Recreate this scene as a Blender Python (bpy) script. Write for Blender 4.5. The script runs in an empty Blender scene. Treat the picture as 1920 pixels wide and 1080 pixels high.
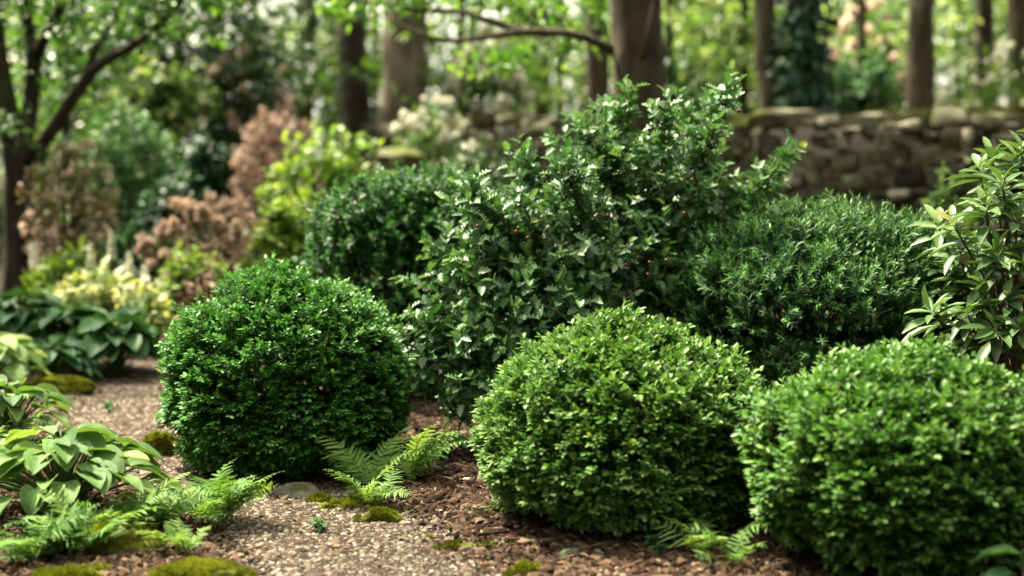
import bpy, math, random
import numpy as np
from mathutils import Vector

# ------------------------------------------------------------------ camera, sky, sun, exposure
scn = bpy.context.scene
COL = scn.collection
CAM_H, PITCH, LENS = 1.15, math.radians(5.14), 50.0
F = 1920 * LENS / 36.0
cam_d = bpy.data.cameras.new('camera'); cam = bpy.data.objects.new('camera', cam_d); COL.objects.link(cam)
cam.location = (0, 0, CAM_H); cam.rotation_euler = (math.pi / 2 - PITCH, 0, 0)
cam_d.lens = LENS; cam_d.clip_end = 600; cam_d.clip_start = 0.05
cam_d.dof.use_dof = True; cam_d.dof.focus_distance = 4.85; cam_d.dof.aperture_fstop = 1.2
scn.camera = cam

SUN_EL, SUN_AZ = math.radians(58), math.radians(-52)
world = bpy.data.worlds.new('World'); scn.world = world; world.use_nodes = True
wn = world.node_tree.nodes; wl = world.node_tree.links
sky = wn.new('ShaderNodeTexSky'); sky.sky_type = 'NISHITA'; sky.sun_disc = False
sky.sun_elevation = SUN_EL; sky.sun_rotation = SUN_AZ; sky.dust_density = 3.0; sky.air_density = 1.0
bg = wn['Background']; hsv = wn.new('ShaderNodeHueSaturation'); hsv.inputs['Saturation'].default_value = 0.15   # sky colour muted for a neutral white balance
wl.new(sky.outputs[0], hsv.inputs['Color']); tint = wn.new('ShaderNodeMix'); tint.data_type = 'RGBA'; tint.blend_type = 'MULTIPLY'; tint.inputs[0].default_value = 1; tint.inputs[7].default_value = (1, .955, .80, 1)
wl.new(hsv.outputs[0], tint.inputs[6]); wl.new(tint.outputs[2], bg.inputs[0]); bg.inputs[1].default_value = 0.15
sd = bpy.data.lights.new('sun', 'SUN'); sd.energy = 4.8; sd.angle = math.radians(4); sd.color = (1.0, 0.90, 0.68)
sun = bpy.data.objects.new('sun', sd); COL.objects.link(sun)
sdir = Vector((math.sin(SUN_AZ) * math.cos(SUN_EL), math.cos(SUN_AZ) * math.cos(SUN_EL), math.sin(SUN_EL)))
sun.rotation_euler = sdir.to_track_quat('Z', 'Y').to_euler()
scn.view_settings.view_transform = 'Standard'; scn.view_settings.look = 'None'
scn.view_settings.exposure = 2.3; scn.view_settings.gamma = 1.0
cy = scn.cycles
cy.use_denoising = True; cy.denoiser = 'OPENIMAGEDENOISE'
cy.max_bounces = 5; cy.diffuse_bounces = 2; cy.glossy_bounces = 2; cy.transmission_bounces = 4; cy.transparent_max_bounces = 4
cy.caustics_reflective = False; cy.caustics_refractive = False

# ------------------------------------------------------------------ helpers
UP = np.array([0., 0., 1.])
R0 = np.random.default_rng(7)

def norm(v):
    return v / np.maximum(np.linalg.norm(v, axis=-1, keepdims=True), 1e-9)

def ray(px, py):
    c, s = math.cos(PITCH), math.sin(PITCH)
    a, b = (px - 960) / F, (540 - py) / F
    return np.array([a, c + b * s, -s + b * c])

def P(px, py, d):
    """the point the photograph shows at (px, py), d metres ahead of the camera"""
    r = ray(px, py); r = r * (d / r[1]); return np.array([r[0], r[1], CAM_H + r[2]])

def G(px, py):
    r = ray(px, py); k = CAM_H / -r[2]; return np.array([r[0] * k, r[1] * k, 0.0])

def _hash(ix, iy, iz, seed):
    h = (ix * 374761393 + iy * 668265263 + iz * 2147483647 + seed * 974711) & 0xFFFFFFFF
    h = ((h ^ (h >> 13)) * 1274126177) & 0xFFFFFFFF
    return ((h ^ (h >> 16)) & 0xFFFF) / 65535.0

def vnoise(p, seed=0):
    p = np.asarray(p, float); i = np.floor(p).astype(np.int64); f = p - i; f = f * f * (3 - 2 * f)
    out = 0
    for dx in (0, 1):
        for dy in (0, 1):
            for dz in (0, 1):
                w = (f[..., 0] if dx else 1 - f[..., 0]) * (f[..., 1] if dy else 1 - f[..., 1]) * (f[..., 2] if dz else 1 - f[..., 2])
                out = out + w * _hash(i[..., 0] + dx, i[..., 1] + dy, i[..., 2] + dz, seed)
    return out * 2 - 1

def tag(o, label=None, cat=None, group=None, kind=None):
    if label: o['label'] = label
    if cat: o['category'] = cat
    if group: o['group'] = group
    if kind: o['kind'] = kind
    return o

def thing(name, label, cat, loc, group=None, rz=0.0):
    o = bpy.data.objects.new(name, None); COL.objects.link(o)
    o.location = tuple(loc); o.rotation_euler = (0, 0, rz); o.empty_display_size = 0.1
    return tag(o, label, cat, group)

class MB:
    """collects numpy geometry for ONE mesh object"""
    def __init__(s): s.v = []; s.f = []; s.t = []; s.n = 0
    def add(s, v, faces, tone=0.5):
        v = np.asarray(v, float).reshape(-1, 3)
        s.v.append(v)
        for f in faces: s.f.append(np.asarray(f, np.int64) + s.n)
        s.t.append(np.broadcast_to(np.asarray(tone, float), (len(v),)).copy()); s.n += len(v)
    def inst(s, tmpl, pos, Y, N, length, width, tone):
        tv, tf = tmpl; m, k = len(pos), len(tv)
        if m == 0: return
        Y = norm(Y); X = norm(np.cross(Y, N)); Z = np.cross(X, Y)
        length = np.broadcast_to(length, (m,)); width = np.broadcast_to(width, (m,))
        v = (pos[:, None] + X[:, None] * (tv[None, :, 0:1] * width[:, None, None]) + Y[:, None] * (tv[None, :, 1:2] * length[:, None, None])
             + Z[:, None] * (tv[None, :, 2:3] * length[:, None, None]))
        off = (np.arange(m) * k)[:, None, None]
        s.add(v.reshape(-1, 3), [(np.asarray(f)[None] + off).reshape(-1, np.asarray(f).shape[1]) for f in tf], np.repeat(np.broadcast_to(tone, (m,)), k))
    def build(s, name, mat, parent=None, smooth=False):
        me = bpy.data.meshes.new(name)
        v = np.concatenate(s.v) if s.v else np.zeros((0, 3))
        me.vertices.add(len(v)); me.vertices.foreach_set('co', v.astype(np.float32).ravel())
        loops = np.concatenate([f.ravel() for f in s.f]); sizes = np.concatenate([np.full(len(f), f.shape[1]) for f in s.f])
        me.loops.add(len(loops)); me.loops.foreach_set('vertex_index', loops.astype(np.int32))
        me.polygons.add(len(sizes)); st = np.concatenate([[0], np.cumsum(sizes)[:-1]])
        me.polygons.foreach_set('loop_start', st.astype(np.int32))
        if smooth: me.polygons.foreach_set('use_smooth', np.ones(len(sizes), bool))
        me.update(calc_edges=True); me.validate(verbose=False)
        if len(me.vertices) == len(v):
            a = me.attributes.new('tone', 'FLOAT', 'POINT'); a.data.foreach_set('value', np.concatenate(s.t).astype(np.float32))
        me.materials.append(mat)
        o = bpy.data.objects.new(name, me); COL.objects.link(o)
        if parent is not None: o.parent = parent
        return o

def tube(mb, pts, radii, seg=7, tone=0.5, rough=0.0, seed=0, cap=True):
    pts = np.asarray(pts, float); n = len(pts); radii = np.broadcast_to(np.asarray(radii, float), (n,))
    T = norm(np.gradient(pts, axis=0)); a = np.array([1., 0, 0]) if abs(T[0, 0]) < .8 else np.array([0, 1., 0])
    rings = []
    for i in range(n):
        u = norm(a - T[i] * a.dot(T[i])); a = u; w = np.cross(T[i], u)
        an = np.linspace(0, 2 * math.pi, seg, endpoint=False)
        ring = np.cos(an)[:, None] * u + np.sin(an)[:, None] * w
        r = np.full(seg, radii[i])
        if rough: r = r * (1 + rough * vnoise((pts[i] + ring * radii[i]) * np.array([1, 1, .35]) * 9 / max(.05, radii.max() * 4) + 40, seed) + rough * .5 * vnoise((pts[i] + ring * radii[i]) * 22, seed + 3))
        rings.append(pts[i] + ring * r[:, None])
    v = np.concatenate(rings); i, j = np.meshgrid(np.arange(n - 1), np.arange(seg), indexing='ij'); i = i.ravel(); j = j.ravel(); k = (j + 1) % seg
    fs = [np.stack([i * seg + j, i * seg + k, (i + 1) * seg + k, (i + 1) * seg + j], 1)]
    if cap:
        v = np.concatenate([v, pts[-1:] + T[-1] * radii[-1] * .3, pts[:1]]); q = np.arange(seg)
        fs.append(np.stack([(n - 1) * seg + q, (n - 1) * seg + (q + 1) % seg, np.full(seg, n * seg)], 1))
        fs.append(np.stack([(q + 1) % seg, q, np.full(seg, n * seg + 1)], 1))
    mb.add(v, fs, tone)

def spline(pts, n):
    pts = np.asarray(pts, float); m = len(pts)
    t = np.linspace(0, m - 1, n); i = np.clip(np.floor(t).astype(int), 0, m - 2); f = (t - i)[:, None]
    p = lambda k: pts[np.clip(k, 0, m - 1)]
    p0, p1, p2, p3 = p(i - 1), p(i), p(i + 1), p(i + 2)
    return .5 * (2 * p1 + (p2 - p0) * f + (2 * p0 - 5 * p1 + 4 * p2 - p3) * f ** 2 + (3 * p1 - p0 - 3 * p2 + p3) * f ** 3)

# ---- leaf templates: y along the leaf (0..1), x across (unit = full width), z up
def strip_leaf(ys, ws, fold=.12, curl=-.15, zed=None):
    """outline of a leaf with a midrib; first and last station may have width 0"""
    v = []; idx = []
    for q, (y, w) in enumerate(zip(ys, ws)):
        z = curl * y * y; e = zed[q] if zed else 0
        if w == 0: idx.append((len(v),)); v.append((0, y, z))
        else:
            b = len(v); idx.append((b, b + 1, b + 2)); v += [(-w / 2, y, z + fold * w + e), (0, y, z), (w / 2, y, z + fold * w + e)]
    tri, quad = [], []
    for a, b in zip(idx[:-1], idx[1:]):
        if len(a) == 1 and len(b) == 3: tri += [(a[0], b[1], b[0]), (a[0], b[2], b[1])]
        elif len(a) == 3 and len(b) == 1: tri += [(a[0], a[1], b[0]), (a[1], a[2], b[0])]
        elif len(a) == 3: quad += [(a[0], a[1], b[1], b[0]), (a[1], a[2], b[2], b[1])]
    return np.array(v, float), [np.array(x) for x in (tri, quad) if x]

HEX = (np.array([(0, 0, 0), (-.42, .3, .07), (-.46, .68, .04), (0, 1, -.08), (.46, .68, .04), (.42, .3, .07)], float), [np.array([(0, 3, 2, 1), (0, 5, 4, 3)])])
NEEDLE = (np.array([(-.5, 0, 0), (.5, 0, 0), (.45, .8, -.05), (0, 1, -.08), (-.45, .8, -.05)], float), [np.array([(0, 1, 2, 4)]), np.array([(4, 2, 3)])])
OVATE = strip_leaf([0, .2, .45, .75, 1], [0, .75, 1, .6, 0], fold=.10, curl=-.18)
LANCE = strip_leaf([0, .18, .42, .7, .9, 1], [.08, .55, .95, .9, .4, 0], fold=.09, curl=-.20)
HOLLY = strip_leaf([0, .13, .22, .36, .46, .6, .70, .82, .90, 1], [.1, .42, 1.0, .46, 1.1, .48, .95, .36, .40, 0], fold=.10, curl=-.12,
                   zed=[0, .02, .10, -.03, .11, -.03, .10, -.02, .04, 0])
_zy = np.linspace(0, 1, 13); _zw = [.0] + [(.95 if k % 2 else .45) * (1 - (k / 12) ** 1.6) + .1 for k in range(1, 12)] + [0]
PINNA = strip_leaf(list(_zy), _zw, fold=.05, curl=-.12)
PETAL = (np.array([(0, 0, 0), (-.5, .55, .1), (0, 1, .02), (.5, .55, .1)], float), [np.array([(0, 3, 2, 1)])])

def shoots(rng, base, D, L, n, leaf, ratio, angle=2.4, pair=False, fwd=(.3, .7), jit=.15, prof=(1, 1), up=.5, tone=(.3, .8), drop=0.0):
    """leaves along straight shoots -> args for MB.inst"""
    S = len(base); D = norm(D); t = (np.arange(n) + .5) / n
    A = norm(np.cross(D, rng.normal(size=(S, 3)))); B = np.cross(D, A)
    if pair: t = np.repeat(t, 2); k = np.repeat(np.arange(n), 2); ang = k * angle + np.tile([0, math.pi], n)
    else: ang = np.arange(n) * angle
    ang = ang[None] + rng.uniform(0, 6.28, (S, 1)) + rng.normal(0, .2, (S, len(t)))
    side = np.cos(ang)[..., None] * A[:, None] + np.sin(ang)[..., None] * B[:, None]
    f = (fwd[0] + (fwd[1] - fwd[0]) * t)[None, :, None]
    dr = D[:, None] * f + side * (1 - f) + rng.normal(0, jit, (S, len(t), 3))
    dr[..., 2] -= drop
    pos = base[:, None] + D[:, None] * (L[:, None] * t[None])[..., None]
    nr = D[:, None] * (1 - up) + UP * up + rng.normal(0, .22, dr.shape)
    pr = prof[0] + (prof[1] - prof[0]) * t
    ln = leaf * pr[None] * rng.uniform(.75, 1.2, (S, len(t)))
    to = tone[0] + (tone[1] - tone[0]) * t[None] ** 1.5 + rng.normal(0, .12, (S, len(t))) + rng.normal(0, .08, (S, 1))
    to = np.clip(to, 0, .92); to[rng.uniform(0, 1, to.shape) < .003] = 1
    m = S * len(t)
    return pos.reshape(m, 3), dr.reshape(m, 3), nr.reshape(m, 3), ln.ravel(), ln.ravel() * ratio, np.clip(to.ravel(), 0, 1)

def twig(mb, rng, base, D, L, r=.0015):
    for b, d, l in zip(base, D, L): tube(mb, [b, b + d * l], [r, r * .6], 3, cap=False)

def sphere_dirs(rng, n, zmin=-.6):
    z = rng.uniform(zmin, 1, n); a = rng.uniform(0, 2 * math.pi, n); q = np.sqrt(1 - z * z)
    return np.stack([q * np.cos(a), q * np.sin(a), z], 1)

# ------------------------------------------------------------------ materials
def new_mat(name):
    m = bpy.data.materials.new(name); m.use_nodes = True
    nt = m.node_tree; return m, nt, nt.nodes, nt.links, nt.nodes['Principled BSDF'], nt.nodes['Material Output']

def ramp(nt, fac, cols):
    r = nt.nodes.new('ShaderNodeValToRGB'); e = r.color_ramp.elements
    while len(e) < len(cols): e.new(.5)
    for k, (p, c) in enumerate(cols): e[k].position = p; e[k].color = (*c, 1)
    nt.links.new(fac, r.inputs[0]); return r.outputs[0]

def leaf_mat(name, dark, mid, light, rough=.45, trans=.3, spec=.4, tcol=(1.5, 1.35, .6), old=None):
    m, nt, N, L, b, out = new_mat(name)
    at = N.new('ShaderNodeAttribute'); at.attribute_name = 'tone'
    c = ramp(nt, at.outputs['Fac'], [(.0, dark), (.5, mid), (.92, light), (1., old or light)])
    tx = N.new('ShaderNodeTexCoord'); nz = N.new('ShaderNodeTexNoise'); nz.inputs['Scale'].default_value = 60
    L.new(tx.outputs['Object'], nz.inputs['Vector'])
    hs = N.new('ShaderNodeHueSaturation'); mr = N.new('ShaderNodeMapRange'); mr.inputs[3].default_value = .8; mr.inputs[4].default_value = 1.2
    L.new(nz.outputs['Fac'], mr.inputs[0]); L.new(mr.outputs[0], hs.inputs['Value']); L.new(c, hs.inputs['Color'])
    L.new(hs.outputs[0], b.inputs['Base Color'])
    b.inputs['Roughness'].default_value = rough; b.inputs['Specular IOR Level'].default_value = spec
    tr = N.new('ShaderNodeBsdfTranslucent'); mx = N.new('ShaderNodeMix'); mx.data_type = 'RGBA'; mx.blend_type = 'MULTIPLY'; mx.inputs[0].default_value = 1
    L.new(hs.outputs[0], mx.inputs[6]); mx.inputs[7].default_value = (*tcol, 1); L.new(mx.outputs[2], tr.inputs['Color'])
    ms = N.new('ShaderNodeMixShader'); ms.inputs[0].default_value = trans
    L.new(b.outputs[0], ms.inputs[1]); L.new(tr.outputs[0], ms.inputs[2]); L.new(ms.outputs[0], out.inputs['Surface'])
    return m

def noise_mat(name, cols, scale=(1, 1, 1), nscale=8, rough=.9, bump=.5, bdist=.01, detail=8, tone_mix=0., spec=.3, distortion=0., patch=None):
    m, nt, N, L, b, out = new_mat(name)
    tx = N.new('ShaderNodeTexCoord'); mp = N.new('ShaderNodeMapping'); mp.inputs['Scale'].default_value = scale
    L.new(tx.outputs['Object'], mp.inputs[0])
    nz = N.new('ShaderNodeTexNoise'); nz.inputs['Scale'].default_value = nscale; nz.inputs['Detail'].default_value = detail
    nz.inputs['Roughness'].default_value = .65; nz.inputs['Distortion'].default_value = distortion
    L.new(mp.outputs[0], nz.inputs['Vector']); fac = nz.outputs['Fac']
    if tone_mix:
        at = N.new('ShaderNodeAttribute'); at.attribute_name = 'tone'; mx = N.new('ShaderNodeMix'); mx.inputs[0].default_value = tone_mix
        L.new(fac, mx.inputs[2]); L.new(at.outputs['Fac'], mx.inputs[3]); fac = mx.outputs[0]
    c = ramp(nt, fac, cols)
    if patch:                                                      # lichen and moss in patches of their own
        for q, (pc, ps, lo, hi) in enumerate(patch):
            n2 = N.new('ShaderNodeTexNoise'); n2.inputs['Scale'].default_value = ps; n2.inputs['Detail'].default_value = 5; n2.noise_dimensions = '4D'; n2.inputs['W'].default_value = 3.1 * q
            L.new(tx.outputs['Object'], n2.inputs['Vector']); mr = N.new('ShaderNodeMapRange'); mr.inputs[1].default_value = lo; mr.inputs[2].default_value = hi; L.new(n2.outputs['Fac'], mr.inputs[0])
            m2 = N.new('ShaderNodeMix'); m2.data_type = 'RGBA'; L.new(mr.outputs[0], m2.inputs[0]); L.new(c, m2.inputs[6]); m2.inputs[7].default_value = (*pc, 1); c = m2.outputs[2]
    L.new(c, b.inputs['Base Color'])
    b.inputs['Roughness'].default_value = rough; b.inputs['Specular IOR Level'].default_value = spec
    if bump:
        bp = N.new('ShaderNodeBump'); bp.inputs['Strength'].default_value = bump; bp.inputs['Distance'].default_value = bdist
        L.new(nz.outputs['Fac'], bp.inputs['Height']); L.new(bp.outputs[0], b.inputs['Normal'])
    return m

M = {}
M['box_mid'] = leaf_mat('fresh_boxwood_leaf', (.022, .080, .012), (.080, .205, .034), (.235, .385, .115), .5, .2, .42, (1.2, 1.3, .6), old=(.36, .36, .09))
M['box_deep'] = leaf_mat('deep_boxwood_leaf', (.014, .066, .012), (.056, .185, .030), (.155, .37, .090), .44, .18, .5, (1.2, 1.3, .6), old=(.2, .26, .05))
M['box_near'] = leaf_mat('near_boxwood_leaf', (.018, .070, .011), (.066, .185, .028), (.19, .35, .088), .5, .2, .42, (1.2, 1.3, .6), old=(.30, .32, .07))
M['yew'] = leaf_mat('yew_needle', (.014, .050, .014), (.050, .150, .040), (.18, .36, .10), .55, .12, .35, (1.2, 1.3, .6))
M['yew_back'] = leaf_mat('clipped_yew_needle', (.010, .048, .010), (.034, .135, .022), (.12, .31, .055), .5, .15, .4, (1.2, 1.3, .6))
M['holly'] = leaf_mat('holly_leaf', (.032, .105, .032), (.090, .215, .074), (.22, .36, .155), .44, .20, .75, (1.2, 1.3, .6), old=(.26, .26, .06))
M['rhodo'] = leaf_mat('rhododendron_leaf', (.040, .095, .028), (.090, .180, .052), (.17, .29, .09), .45, .22, .45, old=(.25, .22, .06))
M['hosta'] = leaf_mat('hosta_leaf', (.040, .10, .024), (.092, .195, .048), (.23, .35, .09), .62, .28, .28, (1.4, 1.3, .6), old=(.24, .19, .07))
M['hosta_blue'] = leaf_mat('blue_hosta_leaf', (.014, .058, .018), (.036, .115, .036), (.085, .20, .07), .55, .22, .32)
M['hosta_lime'] = leaf_mat('lime_hosta_leaf', (.06, .14, .03), (.14, .26, .05), (.34, .44, .16), .6, .32, .3)
M['cream'] = leaf_mat('cream_edged_leaf', (.07, .15, .045), (.22, .32, .11), (.60, .60, .38), .5, .35, .35)
M['fern'] = leaf_mat('fern_frond', (.04, .12, .02), (.11, .245, .05), (.24, .39, .11), .6, .35, .25)
M['moss'] = leaf_mat('moss_fibre', (.06, .080, .010), (.155, .20, .020), (.34, .38, .06), .9, .3, .1, old=(.16, .10, .05))
M['bronze'] = leaf_mat('bronze_leaf', (.09, .055, .040), (.24, .155, .118), (.46, .33, .25), .6, .3, .3, (1.2, 1.05, .95))
M['tan_flower'] = leaf_mat('dried_flower', (.28, .185, .135), (.54, .405, .32), (.74, .61, .51), .7, .35, .2, (1.1, 1., .9))
M['azalea'] = leaf_mat('azalea_leaf', (.05, .075, .02), (.15, .14, .055), (.36, .27, .15), .5, .3, .35, (1.3, 1.2, .8))
M['lime'] = leaf_mat('lime_leaf', (.035, .095, .012), (.10, .20, .024), (.26, .37, .07), .5, .38, .35)
M['mid_green'] = leaf_mat('mid_green_leaf', (.02, .075, .025), (.045, .14, .045), (.10, .23, .07), .5, .25, .4)
M['dark_green'] = leaf_mat('dark_green_leaf', (.006, .028, .012), (.013, .055, .022), (.032, .10, .042), .5, .12, .25)
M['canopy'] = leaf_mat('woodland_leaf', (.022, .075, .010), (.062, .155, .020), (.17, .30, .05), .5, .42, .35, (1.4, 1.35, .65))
M['canopy_bright'] = leaf_mat('sun_painted_woodland_leaf', (.025, .075, .012), (.10, .20, .034), (.42, .50, .20), .32, .5, .6, (1.35, 1.3, .7))  # lighter copy of the woodland leaf, sunlight put into its colour
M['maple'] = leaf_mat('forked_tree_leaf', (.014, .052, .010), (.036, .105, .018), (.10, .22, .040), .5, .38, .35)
M['canopy_dark'] = leaf_mat('shade_painted_woodland_leaf', (.008, .028, .006), (.020, .058, .012), (.060, .13, .026), .36, .28, .5, (1.5, 1.4, .6))  # darker copy of the woodland leaf, shade put into its colour
M['white'] = leaf_mat('white_petal', (.62, .60, .50), (.78, .75, .66), (.86, .84, .76), .6, .5, .2, (1, 1, .9))
M['pink_white'] = leaf_mat('blush_petal', (.60, .44, .36), (.72, .57, .48), (.82, .73, .64), .6, .5, .2, (1, .95, .88))
M['berry'] = leaf_mat('red_berry', (.05, .006, .005), (.10, .010, .008), (.17, .022, .015), .35, .0, .3)
M['stem'] = noise_mat('shrub_stem', [(.3, (.035, .025, .016)), (.7, (.11, .085, .055))], (1, 1, .3), 30, .85, .4, .002)
M['green_stem'] = noise_mat('green_stem', [(.3, (.04, .075, .02)), (.7, (.11, .16, .05))], (1, 1, .3), 30, .6, .2, .001)
M['bark'] = noise_mat('grey_brown_bark', [(.28, (.014, .010, .006)), (.5, (.058, .044, .027)), (.75, (.15, .117, .076))], (1, 1, .22), 9, .95, 1.0, .03, distortion=.6, patch=[((.15, .135, .09), 3.2, .60, .74), ((.045, .055, .018), 2.2, .55, .75)])
M['bark_dark'] = noise_mat('dark_bark', [(.28, (.008, .006, .0035)), (.5, (.027, .0205, .0125)), (.75, (.072, .055, .036))], (1, 1, .22), 9, .95, 1.0, .03, distortion=.6, patch=[((.15, .135, .09), 3.2, .60, .74), ((.045, .055, .018), 2.2, .55, .75)])
M['bark_pale'] = noise_mat('pale_bark', [(.28, (.05, .039, .027)), (.5, (.15, .118, .084)), (.75, (.29, .24, .18))], (1, 1, .2), 9, .95, 1.0, .03, distortion=.6, patch=[((.15, .135, .09), 3.2, .60, .74), ((.045, .055, .018), 2.2, .55, .75)])
M['stone'] = noise_mat('rubble_stone', [(.20, (.024, .022, .013)), (.42, (.072, .066, .044)), (.62, (.14, .130, .092)), (.9, (.34, .315, .24))], (1, 1, 1), 6, .95, 1.0, .03, tone_mix=.65, patch=[((.040, .050, .012), 2.4, .48, .62), ((.28, .275, .21), 9, .62, .72)])
M['mortar'] = noise_mat('dark_joint', [(.3, (.008, .007, .004)), (.7, (.024, .021, .013))], (1, 1, 1), 9, .95, .6, .02)
M['coping'] = noise_mat('mossy_coping', [(.3, (.06, .055, .038)), (.5, (.13, .12, .085)), (.8, (.24, .22, .165))], (1, 1, 1), 5, .95, .8, .02, tone_mix=.3, patch=[((.085, .10, .018), 1.8, .46, .60)])
M['soil'] = noise_mat('mulch_soil', [(.3, (.010, .006, .004)), (.5, (.028, .016, .010)), (.75, (.07, .042, .027))], (1, 1, 1), 26, .97, 1., .02, spec=.1)
M['gravel_bed'] = noise_mat('gravel_bed', [(.3, (.018, .012, .008)), (.5, (.050, .035, .025)), (.75, (.10, .075, .055))], (1, 1, 1), 34, .97, 1., .012, spec=.1)
M['chip'] = noise_mat('gravel_chip', [(.1, (.034, .025, .018)), (.45, (.128, .100, .076)), (.75, (.24, .195, .152)), (1, (.43, .375, .31))], (1, 1, 1), 60, .92, .3, .002, tone_mix=.85, spec=.2)
M['bark_chip'] = noise_mat('bark_mulch', [(.1, (.016, .010, .006)), (.5, (.070, .042, .027)), (.85, (.18, .115, .078)), (1, (.36, .27, .195))], (1, 1, 1), 60, .95, .3, .002, tone_mix=.8, spec=.15)
M['litter'] = leaf_mat('fallen_leaf', (.05, .028, .014), (.14, .085, .05), (.28, .19, .12), .8, .15, .2, (1.2, 1., .8))
M['moss_base'] = noise_mat('moss_base', [(.3, (.045, .034, .014)), (.55, (.11, .12, .018)), (.8, (.20, .21, .035))], (1, 1, 1), 22, .97, .8, .01, spec=.1)
M['rock'] = noise_mat('grey_rock', [(.25, (.06, .052, .040)), (.5, (.15, .132, .105)), (.75, (.28, .255, .21))], (1, 1, 1), 9, .9, .7, .01, patch=[((.06, .07, .015), 14, .52, .64)])
M['rust_rock'] = noise_mat('orange_rock', [(.3, (.22, .11, .05)), (.7, (.42, .25, .14))], (1, 1, 1), 20, .9, .4, .004)
M['green_rock'] = noise_mat('algae_rock', [(.3, (.06, .09, .04)), (.7, (.17, .21, .12))], (1, 1, 1), 14, .9, .4, .004)
M['white_rock'] = noise_mat('pale_rock', [(.3, (.38, .35, .30)), (.7, (.62, .58, .52))], (1, 1, 1), 18, .85, .3, .004)
M['hill'] = noise_mat('forest_floor', [(.3, (.02, .03, .01)), (.7, (.08, .10, .03))], (1, 1, 1), 2, 1, .5, .05)

# ------------------------------------------------------------------ ground and path
PATH_PX = [(760, 1250), (705, 1090), (640, 1010), (520, 930), (385, 845), (255, 765), (190, 725), (215, 680), (290, 630), (330, 590), (352, 565), (372, 545), (392, 520)]
PATH_HW = [.42, .38, .34, .32, .38, .42, .40, .36, .34, .34, .34, .36, .40]
path_c = spline(np.array([G(*p) for p in PATH_PX]), 160); path_w = np.interp(np.linspace(0, 12, 160), np.arange(13), PATH_HW)

def path_dist(xy):
    """distance from the path centre over half-width (below 1 = on the path)"""
    xy = np.asarray(xy, float)[..., :2].reshape(-1, 2); out = np.empty(len(xy))
    for a in range(0, len(xy), 4000):
        d = np.linalg.norm(xy[a:a + 4000, None] - path_c[None, :, :2], axis=2) / path_w[None]
        out[a:a + 4000] = d.min(1)
    return out

def gz(x, y):
    x = np.asarray(x, float); y = np.asarray(y, float); p = np.stack([x, y, np.zeros_like(x)], -1)
    z = .022 * vnoise(p * 1.3, 5) + .008 * vnoise(p * 5, 6)
    k = np.clip((path_dist(np.stack([x.ravel(), y.ravel()], 1)).reshape(x.shape) - .8) / .8, 0, 1)
    return z + .035 * k * k * (3 - 2 * k) - .02

xs = np.concatenate([[-300, -120, -60, -30, -16, -9], np.arange(-6, 5.01, .07), [7, 12, 25, 60, 120, 300]])
ys = np.concatenate([[-40, -10, 0, 1.5], np.arange(2.5, 13, .07), [14, 17, 22, 30, 45, 70, 120, 400]])
gx, gy = np.meshgrid(xs, ys); gzv = gz(gx, gy)
mb = MB(); nx, ny = len(xs), len(ys); i, j = np.meshgrid(np.arange(ny - 1), np.arange(nx - 1), indexing='ij'); a = (i * nx + j).ravel()
mb.add(np.stack([gx, gy, gzv], -1), [np.stack([a, a + 1, a + nx + 1, a + nx], 1)])
tag(mb.build('ground', M['soil'], smooth=True), kind='structure')

tang = norm(np.gradient(path_c, axis=0)); side = np.stack([tang[:, 1], -tang[:, 0], 0 * tang[:, 0]], 1)
mb = MB(); rows = []
for k, u in enumerate(np.linspace(-1, 1, 15)):
    wv = path_w * (1 + .14 * vnoise(path_c * 4 + u * 3, 9) * abs(u))
    p = path_c + side * (u * wv)[:, None]; p[:, 2] = gz(p[:, 0], p[:, 1]) + .006 - .006 * abs(u) ** 4; rows.append(p)
v = np.stack(rows, 1); n0 = len(path_c); i, j = np.meshgrid(np.arange(n0 - 1), np.arange(14), indexing='ij'); a = (i * 15 + j).ravel()
mb.add(v, [np.stack([a, a + 15, a + 16, a + 1], 1)])
tag(mb.build('path', M['gravel_bed'], smooth=True), kind='structure')

# loose chips of stone on the path, bark chips on the beds
CHIP = (np.array([(-.5, -.35, 0), (.1, -.5, 0), (.5, -.1, 0), (.4, .4, 0), (-.3, .5, 0), (-.36, -.2, .5), (.08, -.32, .55), (.32, -.02, .45), (.22, .28, .5), (-.2, .32, .55)], float) * np.array([1, 1, .45]),
        [np.array([(0, 1, 6, 5), (1, 2, 7, 6), (2, 3, 8, 7), (3, 4, 9, 8), (4, 0, 5, 9)]), np.array([(5, 6, 7, 8, 9)])])
def scatter(name, mat, n, region, accept, size, aspect, tilt, tone, seed, lift=0.0):
    rng = np.random.default_rng(seed); x = rng.uniform(region[0], region[1], n); y = region[2] + (region[3] - region[2]) * rng.uniform(0, 1, n) ** 1.5
    vis = np.abs(x) < y * .40 + .3; pd = path_dist(np.stack([x, y], 1)) + .25 * vnoise(np.stack([x, y, 0 * x], 1) * 6, seed); ok = accept(pd, rng) & vis
    x, y = x[ok], y[ok]; m = len(x); pos = np.stack([x, y, gz(x, y) + lift], 1); an = rng.uniform(0, 6.28, m)
    Y = np.stack([np.cos(an), np.sin(an), rng.normal(0, tilt, m)], 1); N = norm(UP + rng.normal(0, tilt, (m, 3)))
    s = size[0] + (size[1] - size[0]) * rng.uniform(0, 1, m) ** 1.8
    b = MB(); b.inst(CHIP, pos, Y, N, s, s * rng.uniform(aspect[0], aspect[1], m), np.clip(rng.normal(tone, .28, m), 0, 1))
    return tag(b.build(name, mat), kind='stuff')
scatter('gravel', M['chip'], 190000, (-3.6, 1.0, 3.4, 10.5), lambda d, r: d < np.where(r.uniform(0, 1, len(d)) < .06, 1.9, 1.05) + r.normal(0, .12, len(d)), (.007, .024), (.35, .95), .30, .50, 11, .004)
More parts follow.
